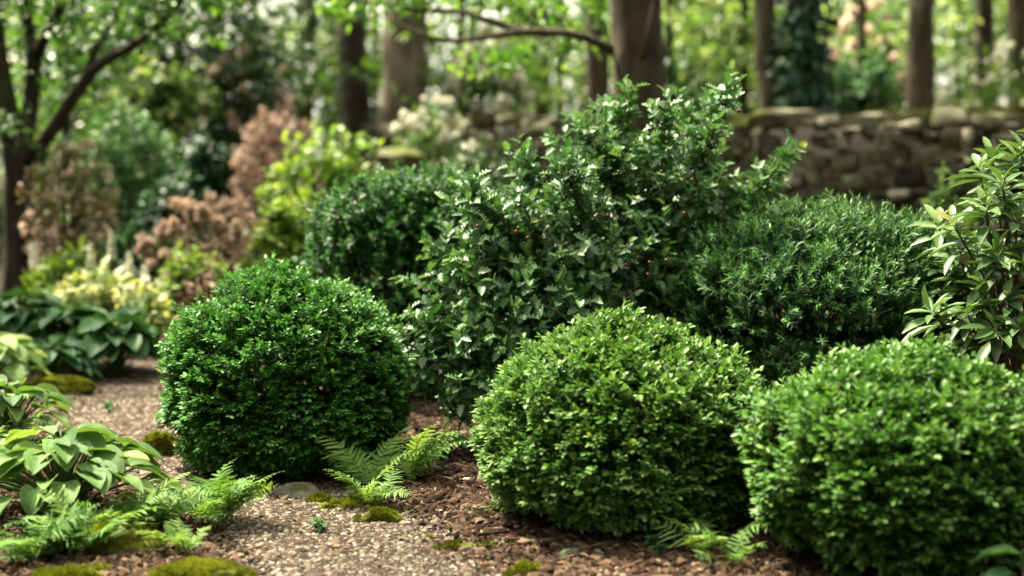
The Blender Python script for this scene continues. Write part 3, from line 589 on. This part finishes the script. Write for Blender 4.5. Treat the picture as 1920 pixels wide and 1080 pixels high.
moss_mound(305, 838, .08, .06, .09, 94, 'small moss tuft at the base of the deep green boxwood')
moss_mound(660, 940, .12, .06, .03, 95, 'moss strip under the low bright fern', .5)
moss_mound(710, 968, .07, .035, .042, 96, 'thin moss patch where gravel meets dark mulch')
moss_mound(880, 1018, .10, .05, .022, 97, 'moss patch left of the middle boxwood base')
moss_mound(985, 1066, .06, .045, .041, 98, 'moss patch beside the orange stone', .2)
moss_mound(805, 1003, .035, .02, .014, 99, 'tiny yellow moss patch on mulch before the middle boxwood')
moss_mound(140, 1090, .12, .09, .045, 90, 'dark moss cushion in the lower left corner under fern')
moss_mound(600, 934, .06, .028, .03, 89, 'little mossy lump beside the flat grey stone', -.2)

rng = np.random.default_rng(95); n = 420000; x = rng.uniform(-2.6, 1.6, n); y = rng.uniform(3.6, 8.0, n); q = np.stack([x, y, 0 * x], 1); w = vnoise(q * 3.2, 51) + .5 * vnoise(q * 11, 52) + .35 * vnoise(q * 34, 53)
ok = w > .52; x, y, q = x[ok], y[ok], q[ok]; pd = path_dist(q); w2 = np.exp(-((pd - 1.15) / .28) ** 2); ok = rng.uniform(0, 1, len(x)) < w2; x, y = x[ok], y[ok]; n = len(x)
b = MB(); b.inst(NEEDLE, np.stack([x, y, gz(x, y) + .004], 1), norm(UP + rng.normal(0, .7, (n, 3))), rng.normal(0, 1, (n, 3)), rng.uniform(.006, .014, n), .003, np.clip(rng.normal(.45, .22, n), 0, .92))
tag(b.build('moss_cover', M['moss']), kind='stuff')

def stone(px, py, rx, ry, h, seed, mat, label, rz=0.):
    g = G(px, py); t = MB(); v, f, u = lump(rx, ry, h, seed, 18, 8, .28); v = v + .05 * h * np.round(vnoise(v * 40, seed))[:, None] * u; t.add(v, f, .5)
    o = t.build('stone', M[mat], None, False); o.location = (g[0], g[1], float(gz(np.array([g[0]]), np.array([g[1]]))[0]) + .004); o.rotation_euler = (0, 0, rz)
    tag(o, label, 'stone', 'stones along the bed edge')
for s in [(558, 918, .085, .05, .05, 1, 'rock', 'flat grey stone half buried before the deep green boxwood', -.3), (515, 900, .05, .03, .022, 2, 'green_rock', 'mossy stone left of the flat grey stone', .2), (1025, 1062, .028, .013, .014, 3, 'rust_rock', 'orange-brown stone at the bottom edge under the middle boxwood', .5),
          (1068, 1050, .032, .02, .03, 4, 'green_rock', 'green algae stone under the middle boxwood'), (1082, 1062, .016, .012, .02, 5, 'green_rock', 'upright pale green pebble beside the green algae stone'), (1063, 1074, .014, .012, .014, 6, 'white_rock', 'white pebble in front of the green algae stone'),
          (776, 970, .022, .016, .012, 7, 'white_rock', 'whitish pebble on the mulch below the fern'), (875, 905, .022, .018, .02, 8, 'white_rock', 'cream stone under the left side of the middle boxwood'), (1108, 1064, .009, .008, .012, 9, 'white_rock', 'tiny white pebble to the right of the green algae stone'),
          (850, 926, .016, .013, .016, 10, 'rock', 'round tan pebble on mulch near the cream stone'), (832, 968, .014, .012, .014, 12, 'rock', 'grey pebble between fern and middle boxwood'), (317, 915, .045, .014, .012, 13, 'rust_rock', 'long tan stone chip on gravel right of the large hosta', .1), (300, 640, .07, .05, .04, 14, 'rust_rock', 'pinkish stone on the far path beside the back hosta')]:
    stone(*s[:8], s[8] if len(s) > 8 else 0.)

# bark pieces and twigs lying on the mulch
rng = np.random.default_rng(101)
for k, (px, py, l, an, lb) in enumerate([(1345, 1070, .11, .5, 'pale split twig on mulch under the two nearest boxwoods'), (930, 1010, .12, .35, 'dark bark strip in front of the middle boxwood'), (1250, 1035, .10, 2.2, 'thin dry twig under the right side of the middle boxwood'), (1390, 1060, .09, -.3, 'thin twig beside the nearest boxwood base')]):
    g = G(px, py); z = float(gz(np.array([g[0]]), np.array([g[1]]))[0]) + .016; m = MB(); dv = np.array([math.cos(an), math.sin(an), 0]) * l / 2
    tube(m, spline([-dv, rng.normal(0, .006, 3), dv], 8), np.linspace(.006, .003, 8), 6, rough=.3, seed=k)
    o = m.build('twig', M['bark_pale' if k != 1 else 'bark_dark'], None, True); o.location = (g[0], g[1], z); tag(o, lb, 'twig', 'twigs on the mulch')

# ------------------------------------------------------------------ stone wall
def stone_wall():
    rng = np.random.default_rng(111); A = np.array([5.6, 10.6, 0]); B = np.array([-1.45, 15.6, 0]); Lw = np.linalg.norm(B - A); ax = (B - A) / Lw; nv = np.array([-ax[1], ax[0], 0]); nv = nv if nv[1] < 0 else -nv
    t = thing('stone_wall', 'long mossy dry stone wall running across the back of the garden', 'wall', (A + B) / 2); o = (A + B) / 2
    H = 1.46
    def box(mb, c, dims, jit, tone, seed):
        n = 4; g = np.linspace(-1, 1, n); pts = []; faces = []
        for axis in range(3):
            for sg in (-1, 1):
                b0 = len(pts)
                for u_ in g:
                    for w_ in g:
                        p = [0, 0, 0]; p[axis] = sg; p[(axis + 1) % 3] = u_; p[(axis + 2) % 3] = w_; pts.append(p)
                for a in range(n - 1):
                    for b in range(n - 1):
                        q = [b0 + a * n + b, b0 + (a + 1) * n + b, b0 + (a + 1) * n + b + 1, b0 + a * n + b + 1]; faces.append(q if sg > 0 else q[::-1])
        p = np.array(pts, float); r = np.linalg.norm(p, axis=1, keepdims=True); p = p * (1 - .16 * np.clip(r - 1.0, 0, 1))
        q = p * np.array(dims) / 2; q = q * (1 + jit * vnoise(p * 1.1 + seed * 7.3, 3)[:, None]) + np.stack([vnoise(p * 1.3 + seed * 3.1, k) for k in (4, 5, 6)], 1) * jit * min(dims) * .6
        v = c + q[:, 0:1] * ax + q[:, 1:2] * nv + q[:, 2:3] * UP
        mb.add(v - o, [np.array(faces)], tone)
    st = MB(); z = 0.; k = 0
    while z < H - .05:
        h = rng.uniform(.08, .19); h = min(h, H - z); x = rng.uniform(-.3, 0)
        while x < Lw:
            w = rng.uniform(.09, .29); hh = h * rng.uniform(.60, 1.25); dep = .18
            tone = np.clip(rng.normal(.5, .24), 0, 1)
            if rng.uniform() < .2 and h > .18:
                for q in (0, 1): box(st, A + ax * (x + w / 2) + nv * (.20 + rng.normal(0, .02)) + UP * (z + h * (.25 + .5 * q)), (w * .93, dep, h * .44), .28, np.clip(rng.normal(.5, .24), 0, 1), k); k += 1
            else: box(st, A + ax * (x + w / 2) + nv * (.20 + rng.normal(0, .05)) + UP * (z + h / 2 + rng.normal(0, .02)), (w * .88, dep, hh * .88), .34, tone, k); k += 1
            x += w
        z += h
    st.build('face_stones', M['stone'], t, True)
    core = MB(); c = []
    for s_ in (0, Lw):
        for y_, z_ in ((-.22, -.1), (.17, -.1), (.17, H - .02), (-.22, H - .02)): c.append(A + ax * s_ + nv * y_ + UP * z_ - o)
    core.add(c, [np.array([(0, 1, 2, 3), (7, 6, 5, 4), (0, 4, 5, 1), (1, 5, 6, 2), (2, 6, 7, 3), (3, 7, 4, 0)])]); core.build('core', M['mortar'], t)
    cp = MB(); x = -.1
    while x < Lw:
        w = rng.uniform(.22, .62); box(cp, A + ax * (x + w / 2) + nv * rng.normal(.02, .015) + UP * (H + .045 + rng.normal(0, .025)), (w * .96, .56, .11 * rng.uniform(.8, 1.4)), .26, rng.uniform(.2, .8), k); x += w; k += 1
    cp.build('coping', M['coping'], t, True)
    ms = MB(); n = 26000; s_ = rng.uniform(0, Lw, n); y_ = rng.uniform(-.26, .28, n); p = A + ax * s_[:, None] + nv * y_[:, None] + UP * (H + .10); ok = vnoise(p * 1.6, 44) + .5 * vnoise(p * 5, 45) > .42 - .35 * (p[:, 0] > 3); p = p[ok] - o; m = len(p)
    ms.inst(NEEDLE, p, norm(UP + rng.normal(0, .6, (m, 3))), rng.normal(0, 1, (m, 3)), rng.uniform(.02, .045, m), .006, np.clip(rng.normal(.45, .25, m), 0, 1)); ms.build('moss', M['moss_base'], t)
stone_wall()
def gate_pillar():
    base = at_ground(752, 12.6); t = thing('stone_pillar', 'short grey stone pillar with a rounded cap at the far end of the wall', 'pillar', base)
    b = MB(); tube(b, [(0, 0, -.05), (0, 0, .5), (0, 0, 1.18)], [.22, .21, .20], 14, rough=.14, seed=3); b.build('shaft', M['stone'], t)
    c = MB(); v, f, u = lump(.23, .21, .10, 5, 24, 10, .25); v[:, 2] += 1.17; c.add(v, f, .4); c.build('cap', M['coping'], t, True)
gate_pillar()

# ------------------------------------------------------------------ trees
def tree(label, stems, mat, crown_mat, seed, crowns=(), d=None, name='tree', leaf=.09, per=7, cat='tree', group=None, ivy=None, extra=None, crown_name='crown', tones=(.1, .9), rough=.10, seg=18, up=.7):
    """stems: list of (pixel polyline [(px,py,depth)...], radii in metres); crowns: (centre xyz, radius xyz, shoots)"""
    rng = np.random.default_rng(seed); p0 = stems[0][0][0]; base = np.array([p0[0], p0[1], 0.]) if len(p0) == 3 else None
    t = thing(name, label, cat, base, group); tr = MB(); lm = MB()
    for k, (pts, rad) in enumerate(stems):
        n = max(12, int(np.linalg.norm(np.array(pts[-1]) - np.array(pts[0])) * (9 if k == 0 else 10))); n = min(n, 60)
        c = spline(np.array(pts), n) - base; r = np.interp(np.linspace(0, 1, n), np.linspace(0, 1, len(rad)), rad)
        if k == 0: r[:3] *= [1.35, 1.2, 1.08]
        tube(tr if k == 0 else lm, c, r, seg if k == 0 else 8, rough=rough, seed=seed + k)
    tr.build('trunk', mat, t, True)
    if len(stems) > 1 or len(crowns):
        fol = MB()
        for c, r, n in crowns:
            c = np.asarray(c, float) - base; u = sphere_dirs(rng, n, -1); q = c + u * np.asarray(r) * (rng.uniform(.08, 1, n) ** .45)[:, None] * (1 + .25 * vnoise(u * 2 + seed, seed))[:, None]
            hz = norm(u * [1, 1, .25] + rng.normal(0, .5, (n, 3)) * [1, 1, .45]); L = rng.uniform(.8, 1.6, n) * leaf * 3.2
            for e in q[rng.permutation(n)[:(0 if len(stems) > 1 and c[2] < 5 else min(14, n // 8 + 1))]]:
                s0 = stems[0][0]; top = spline(np.array(s0), 20) - base; o = top[np.argmin(np.linalg.norm(top - (e - [0, 0, .5 * np.linalg.norm(e[:2] - top[-1][:2])]), axis=1))]
                m = (o + e) / 2 + rng.normal(0, .08, 3) * np.linalg.norm(e - o); tube(lm, spline([o, m, e], 10), np.linspace(.022, .005, 10), 5)
            a = shoots(rng, q - hz * L[:, None] * .5, hz, L, per, leaf, .58, 2.4, False, (.25, .55), .25, (1, 1), up, tones, .1); fol.inst(OVATE, *a)
        if lm.n: lm.build('limbs', mat, t, True)
        if fol.n: fol.build(crown_name, crown_mat, t)
    if ivy:
        iv = MB(); c = spline(np.array(stems[0][0]), 60) - base; n = ivy; k = rng.integers(0, 60, n); an = rng.uniform(0, 6.28, n); rr = stems[0][1][0] * rng.uniform(.9, 1.9, n)
        out = np.stack([np.cos(an), np.sin(an), 0 * an], 1); p = c[k] + out * rr[:, None] + rng.normal(0, .04, (n, 3))
        iv.inst(OVATE, p, norm(out * .4 - UP * .6 + rng.normal(0, .5, (n, 3))), norm(out + UP * .4 + rng.normal(0, .3, (n, 3))), .10, .085, rng.uniform(0, .8, n)); iv.build('ivy', M['dark_green'], t)
    return t

def straight(px, d, r, px_top=None, top=7.5, lean=0.):
    """a trunk standing at image column px (at its foot), its column at the top of the frame px_top"""
    b = at_ground(px, d); b[2] = -.05; px_top = px if px_top is None else px_top; tpt = P(px_top, 0, d); slope = (tpt - b) / (tpt[2] - b[2])
    pts = [b + slope * z for z in (0, .6, 1.4, 2.4, 3.8, 5.4, top)]
    rng = np.random.default_rng(int(px * 7 + d * 13)); pts = [p + np.array([rng.normal(0, r * .08), 0, 0]) * (i > 0) for i, p in enumerate(pts)]
    return (pts, [r * 1.05, r, r * .97, r * .95, r * .9, r * .8, r * .65])

def cr(px, py, d, rx, rz, n):
    return (P(px, py, d), (rx, rx, rz), n)

# forked tree at the left edge
d = 10.5
lt = at_ground(30, d); lt[2] = -.05
S = [([lt, P(36, 450, d), P(34, 350, d), P(30, 290, d), P(12, 190, d), P(-8, 60, d), P(-20, -60, d), P(-30, -180, d)], [.115, .105, .10, .095, .07, .06, .05, .035]),
     ([P(38, 300, d), P(58, 190, d + .1), P(62, 110, d + .1), P(45, 0, d + .2), P(35, -120, d + .3)], [.075, .06, .055, .04, .02]),
     ([P(62, 115, d + .1), P(85, 70, d), P(118, 0, d - .1), P(140, -80, d - .2)], [.05, .042, .035, .02]),
     ([P(45, 310, d), P(100, 240, d - .2), P(158, 152, d - .3), P(200, 112, d - .35), P(255, 82, d - .4), P(300, 42, d - .5), P(340, 2, d - .5), P(400, -60, d - .6)], [.06, .048, .045, .036, .033, .028, .022, .012]),
     ([P(158, 155, d - .3), P(178, 95, d - .3), P(212, 42, d - .2), P(240, -20, d - .2)], [.03, .022, .018, .01])]
tree('dark forked tree at the left edge with a long branch slanting right', S, M['bark_dark'], M['maple'], 201, [cr(190, 20, d + .3, .75, .35, 85), cr(60, -60, d, 1.0, .5, 130), cr(330, 5, d - .5, .55, .25, 70), cr(130, 130, d + .4, .5, .3, 50), cr(15, 240, d - .5, .18, .14, 14)], leaf=.075, rough=.12, group=None)

# the big trunk behind the holly
d = 10.2
mt = at_ground(1202, d); mt[2] = -.05
S = [([mt, P(1200, 300, d), P(1197, 150, d), P(1192, 0, d), P(1190, -150, d), P(1185, -350, d), P(1180, -700, d), P(1170, -1600, d)], [.22, .195, .187, .18, .175, .16, .14, .08]),
     ([P(1150, 95, d), P(1085, 66, d - .1), P(1020, 60, d - .2), P(960, 62, d - .25), P(900, 72, d - .3), P(830, 76, d - .4), P(770, 55, d - .4), P(730, 40, d - .5)], [.037, .031, .028, .025, .020, .016, .011, .005]),
     ([P(985, 60, d - .2), P(920, 40, d - .1), P(860, 22, d), P(760, 18, d + .1), P(690, 4, d + .1), P(610, -20, d + .2)], [.028, .024, .02, .016, .012, .006]),
     ([P(1205, 110, d - .17), P(1222, 40, d - .25), P(1238, -30, d - .3), P(1262, -110, d - .3)], [.03, .03, .026, .018])]
tree('thick grey-brown trunk behind the holly with a bare branch arching left', S, M['bark'], M['canopy'], 202, [cr(900, -40, d + .2, .8, .20, 60), cr(1050, 25, d + .8, .5, .28, 45), cr(690, -15, d + .3, .6, .2, 50), cr(940, 100, d + .9, .35, .2, 18), ((-2.5, 8.3, 8.2), (4.3, 3.8, 1.0), 1350), cr(1150, -1300, d, 2.2, 1.0, 300)], leaf=.085, rough=.09, seg=28)  # the wide high crown is unseen, added toward the sun to shade the foreground

TREES = [
 (1722, 14.0, .135, 1728, 'bark', 'straight brown trunk standing behind the wall above the upright yew', None),
 (1458, 15.5, .13, 1432, 'bark', 'slim brown trunk leaning left behind the wall beside the ivy-clad one', None),
 (1512, 15.2, .15, 1506, 'bark_dark', 'dark trunk wrapped in ivy behind the wall', 4200),
 (1832, 18.5, .13, 1845, 'bark_dark', 'narrow dark trunk behind the pale shrub on the wall', None),
 (1915, 17.5, .16, 1915, 'bark', 'brown trunk cut by the right edge', None),
 (752, 17.5, .29, 765, 'bark_pale', 'broad pale trunk behind the grey stone pillar', None),
 (668, 19.0, .22, 660, 'bark_dark', 'dark trunk just left of the broad pale trunk', None),
 (232, 17.0, .16, 236, 'bark', 'reddish brown trunk seen behind the slanting branch', None),
 (1122, 16.5, .14, 1118, 'bark', 'brown trunk half hidden by the thick grey-brown trunk', None),
 (1012, 22.0, .17, 1010, 'bark_dark', 'dark distant trunk under the arching bare branch', None),
 (560, 20.0, .12, 585, 'bark_dark', 'thin leaning trunk in shade above the bronze shrub', None),
 (400, 22.0, .16, 405, 'bark_dark', 'shadowed trunk above the dark laurel', None),
 (1345, 26.0, .18, 1345, 'bark', 'faint distant trunk between the thick trunk and leaning one', None),
 (1630, 27.0, .17, 1630, 'bark', 'faint distant trunk between the ivy-clad trunk and straight one', None)]
for k, (px, d, r, pt, bm, lb, iv) in enumerate(TREES):
    st = straight(px, d, r, pt); top = st[0][-1]
    tree(lb, [st], M[bm], M['canopy'], 220 + k, ([] if 600 < px < 800 else [((top[0], top[1], 7.8), (3.0, 3.0, 1.4), 330)] if px < 600 else [((top[0], top[1], 7.4), (2.5, 2.5, 1.3), 210)]), leaf=.13, group='trees in the wood', ivy=iv, seg=16)

# leafy understorey trees of the wood behind: low crowns that fill the view between the trunks
rng = np.random.default_rng(300)
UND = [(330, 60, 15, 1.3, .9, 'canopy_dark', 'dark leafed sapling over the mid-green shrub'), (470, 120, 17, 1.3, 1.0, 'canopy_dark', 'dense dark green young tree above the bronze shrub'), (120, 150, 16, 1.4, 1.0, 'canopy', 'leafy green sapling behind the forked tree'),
       (560, 60, 21, 1.7, 1.1, 'canopy_bright', 'bright sun-painted sapling beside the thin leaning trunk'), (860, 140, 18, 1.1, .9, 'canopy', 'fresh green sapling left of the white blossom bush'), (1050, 130, 20, 1.5, .9, 'canopy_bright', 'lime sapling between the arching branch and thick trunk'),
       (1310, 150, 19, 1.2, 1.1, 'canopy_bright', 'pale sun-painted sapling right of the thick trunk'), (1390, 60, 17, 1.0, .6, 'canopy_bright', 'yellow-green sapling over the leaning slim trunk'), (1600, 90, 19, 1.3, 1.0, 'canopy_bright', 'sun-painted sapling between ivy-clad and straight trunk'),
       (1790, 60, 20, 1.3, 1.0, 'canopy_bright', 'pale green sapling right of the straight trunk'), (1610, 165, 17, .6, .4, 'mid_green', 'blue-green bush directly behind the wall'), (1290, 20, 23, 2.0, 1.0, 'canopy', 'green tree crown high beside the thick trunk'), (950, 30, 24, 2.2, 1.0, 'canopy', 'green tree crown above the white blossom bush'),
       (300, 190, 14.5, .45, .40, 'canopy_bright', 'small sun-painted sapling above the mid-green shrub'), (700, 170, 20, 1.0, .8, 'canopy', 'green sapling between the two trunks near the grey pillar'), (1250, 190, 17, .5, .5, 'mid_green', 'shaded sapling just right of the thick trunk foot'), (1680, 60, 24, 1.6, .9, 'canopy_dark', 'dark distant sapling left of the straight trunk'), (1400, 130, 24, 1.2, .9, 'canopy_dark', 'dark distant sapling behind the leaning slim trunk'),
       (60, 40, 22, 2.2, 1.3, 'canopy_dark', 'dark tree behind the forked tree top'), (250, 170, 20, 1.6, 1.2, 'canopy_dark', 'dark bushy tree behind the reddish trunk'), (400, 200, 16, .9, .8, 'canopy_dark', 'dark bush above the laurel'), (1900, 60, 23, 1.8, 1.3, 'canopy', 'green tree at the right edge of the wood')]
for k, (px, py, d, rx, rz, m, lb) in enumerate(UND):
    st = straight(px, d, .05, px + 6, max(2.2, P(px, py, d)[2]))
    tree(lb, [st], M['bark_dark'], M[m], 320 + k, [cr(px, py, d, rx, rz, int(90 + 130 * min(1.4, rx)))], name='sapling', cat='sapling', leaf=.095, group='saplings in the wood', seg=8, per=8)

# the far wood: one leafy mass beyond, and an unseen ring added round the garden to block low sky light
def far_wood(n, pos, leaf, thr, seed):
    rng = np.random.default_rng(seed); p = pos(rng, n); ok = (vnoise(p * [.35, .2, .5], 61) + .45 * vnoise(p * 1.1, 62)) > thr + .015 * (p[:, 2] - 3); p = p[ok]; m = len(p)
    return shoots(rng, p, norm(rng.normal(0, 1, (m, 3)) * [1, 1, .4]), np.full(m, .7), 7, leaf, .6, 2.4, False, (.2, .5), .3, (1, 1), .6, (.0, 1.0))
for seed, mk, n, thr, nm in ((71, 'canopy_bright', 15000, -.05, 'far_wood_sun_painted_foliage'), (73, 'canopy_dark', 11000, .0, 'far_wood_shade_painted_foliage')):  # light and dark leaf copies mixed, so sun and shade are painted in
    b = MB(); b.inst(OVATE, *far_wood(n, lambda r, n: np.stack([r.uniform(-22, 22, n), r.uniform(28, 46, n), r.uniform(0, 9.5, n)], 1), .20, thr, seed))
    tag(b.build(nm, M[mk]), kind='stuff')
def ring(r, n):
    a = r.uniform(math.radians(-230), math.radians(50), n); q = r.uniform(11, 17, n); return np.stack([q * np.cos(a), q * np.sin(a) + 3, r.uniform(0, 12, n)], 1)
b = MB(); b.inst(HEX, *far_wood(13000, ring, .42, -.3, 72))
tag(b.build('added_sky_block_foliage', M['canopy_dark']), kind='stuff')
b = MB()
for k in range(46):
    x = rng.uniform(-18, 18); y = rng.uniform(28, 46); tube(b, [(x, y, -.1), (x + rng.normal(0, .2), y, 4), (x + rng.normal(0, .5), y, 10)], [.2, .17, .12], 8)
tag(b.build('far_wood_trunks', M['bark_dark']), kind='stuff')

# ------------------------------------------------------------------ shrubs of the background
def bg(name, label, cat, x0, x1, ytop, d, mat, seed, **kw):
    c = (x0 + x1) / 2; w = (x1 - x0) / F * d; h = P(c, ytop, d)[2]
    return leafy_shrub(name, label, cat, c, d, w, h, M[mat], seed, group='background shrubs', **kw)
bg('azalea', 'bronze-tinted azalea with blush flowers right of the forked tree', 'azalea', 55, 215, 272, 10.3, 'azalea', 401, leaf=.05, n=330, flowers=M['pink_white'], nfl=80, fsize=.06)
bg('green_shrub', 'tall mid-green shrub behind the azalea', 'shrub', 140, 350, 205, 12.2, 'mid_green', 402, leaf=.07, ratio=.4, n=620, clump=.2)
bg('laurel', 'dark green laurel between green shrub and bronze shrub', 'laurel', 325, 465, 250, 12.8, 'dark_green', 403, leaf=.09, n=420)
bg('bronze_shrub', 'tall bronze-leaved shrub behind the dried hydrangea', 'shrub', 435, 600, 192, 12.2, 'bronze', 404, leaf=.05, n=520)
bg('lime_shrub', 'bright lime shrub left of the stubby-tufted yew', 'shrub', 490, 745, 228, 11.4, 'lime', 405, leaf=.085, n=260, ratio=.62, up=.7, edge=.2)
bg('lime_shrub', 'lower lime shrub directly behind the deep green boxwood', 'shrub', 475, 620, 372, 9.2, 'lime', 406, leaf=.07, n=230, ratio=.62, up=.7)
bg('dried_hydrangea', 'hydrangea covered in tan dried flower heads behind the path', 'hydrangea', 285, 505, 385, 9.6, 'azalea', 407, leaf=.05, n=200, flowers=M['tan_flower'], nfl=85, fsize=.125, tones=(.0, .5))
bg('white_flower_shrub', 'light green shrub dotted with white flowers behind the grey pillar', 'shrub', 735, 885, 195, 13.2, 'canopy', 408, leaf=.06, n=300, flowers=M['white'], nfl=34, fsize=.12)
bg('white_blossom_bush', 'tall bush smothered in white blossom behind the wall', 'blossom bush', 835, 990, 70, 17.5, 'canopy', 409, leaf=.08, n=330, flowers=M['white'], nfl=95, fsize=.20)
bg('white_blossom_bush', 'blossoming bush behind the wall left of the straight brown trunk', 'blossom bush', 1555, 1690, 30, 17.5, 'canopy', 421, leaf=.08, n=240, flowers=M['pink_white'], nfl=60, fsize=.17, z0=.8)
bg('white_blossom_bush', 'small blossoming bush in the dark wood above the laurel', 'blossom bush', 395, 545, 70, 15.5, 'canopy_dark', 422, leaf=.08, n=300, flowers=M['pink_white'], nfl=34, fsize=.13, z0=.6)
bg('pale_shrub', 'grey-green shrub with pale blossom behind the right wall end', 'shrub', 1740, 1990, 92, 14.5, 'canopy', 410, leaf=.06, n=520, flowers=M['white'], nfl=70, fsize=.12)
bg('wall_shrub', 'small light green shrub against the wall left of the rhododendron', 'shrub', 1715, 1815, 325, 8.8, 'hosta', 411, leaf=.06, n=120)
bg('low_shrub', 'low green bush between dried hydrangea and back hosta', 'shrub', 290, 420, 468, 9.0, 'lime', 412, leaf=.06, n=150)
bg('low_shrub', 'low dark green bush behind the cream-edged plants', 'shrub', 180, 330, 430, 9.9, 'mid_green', 413, leaf=.07, n=240)
bg('bronze_shrub', 'low brown shrub on the far path beside the dried hydrangea', 'shrub', 335, 425, 500, 8.9, 'bronze', 414, leaf=.05, n=90)
bg('cream_plant', 'cream-edged leafy plant behind the blue-green hostas', 'plant', 120, 245, 500, 8.9, 'cream', 415, leaf=.10, n=70, per=7)
bg('cream_plant', 'cream-flowered plant beside the far path and back hosta', 'plant', 225, 315, 525, 8.5, 'cream', 416, leaf=.07, n=60, flowers=M['white'], nfl=12, fsize=.06)
bg('lime_plant', 'lime ground plant at the foot of the azalea', 'plant', 60, 200, 478, 9.6, 'lime', 417, leaf=.09, n=110)
bg('green_shrub', 'green shrub at the left edge behind the forked tree', 'shrub', -120, 40, 300, 12.5, 'canopy', 418, leaf=.07, n=380)
bg('green_shrub', 'green shrub in front of the wall behind the stubby-tufted yew', 'shrub', 820, 1010, 262, 10.8, 'canopy_dark', 419, leaf=.06, n=300)
bg('dark_shrub', 'very dark shrub in the shade below the laurel', 'shrub', 250, 400, 330, 11.4, 'dark_green', 420, leaf=.08, n=300)

def flower_spike(px, py_top, d, label, seed):
    rng = np.random.default_rng(seed); base = at_ground(px, d); top = P(px, py_top, d)[2] - base[2]
    t = thing('flower_spike', label, 'flower', base, 'white flower spikes in the back bed'); s = MB(); tube(s, [(0, 0, -.02), (.01, 0, top * .5), (0, 0, top)], [.006, .005, .003], 6); s.build('stalk', M['green_stem'], t)
    f = MB(); n = 26; k = np.arange(n); z = top * (.72 + .28 * k / n); an = k * 2.4; out = np.stack([np.cos(an), np.sin(an), 0 * an], 1); r = .005 + 0 * z; p = out * .004; p[:, 2] = z
    for q in range(3): f.inst(PETAL, p, norm(out + UP * (-.3 + .3 * q) + rng.normal(0, .2, (n, 3))), norm(UP + rng.normal(0, .3, (n, 3))), .034 * (1.1 - .7 * k / n), .022 * (1.1 - .7 * k / n), rng.uniform(.2, 1, n))
    f.build('flowers', M['white'], t)
    l = MB(); n = 14; an = rng.uniform(0, 6.28, n); out = np.stack([np.cos(an), np.sin(an), .5 + 0 * an], 1); p = np.zeros((n, 3)); p[:, 2] = rng.uniform(.02, top * .5, n); l.inst(LANCE, p, out, np.tile(UP, (n, 1)), .14, .04, rng.uniform(.3, .9, n)); l.build('leaves', M['hosta'], t)
for k, (px, py, d, lb) in enumerate([(64, 452, 9.3, 'white flower spike against the forked tree trunk'), (172, 452, 9.4, 'white flower spike under the azalea'), (210, 430, 9.5, 'tallest white flower spike right of the azalea'), (243, 470, 9.1, 'short white flower spike beside the cream-edged plant'), (272, 495, 8.8, 'small white flower spike nearest the dried hydrangea')]):
    flower_spike(px, py, d, lb, 500 + k)
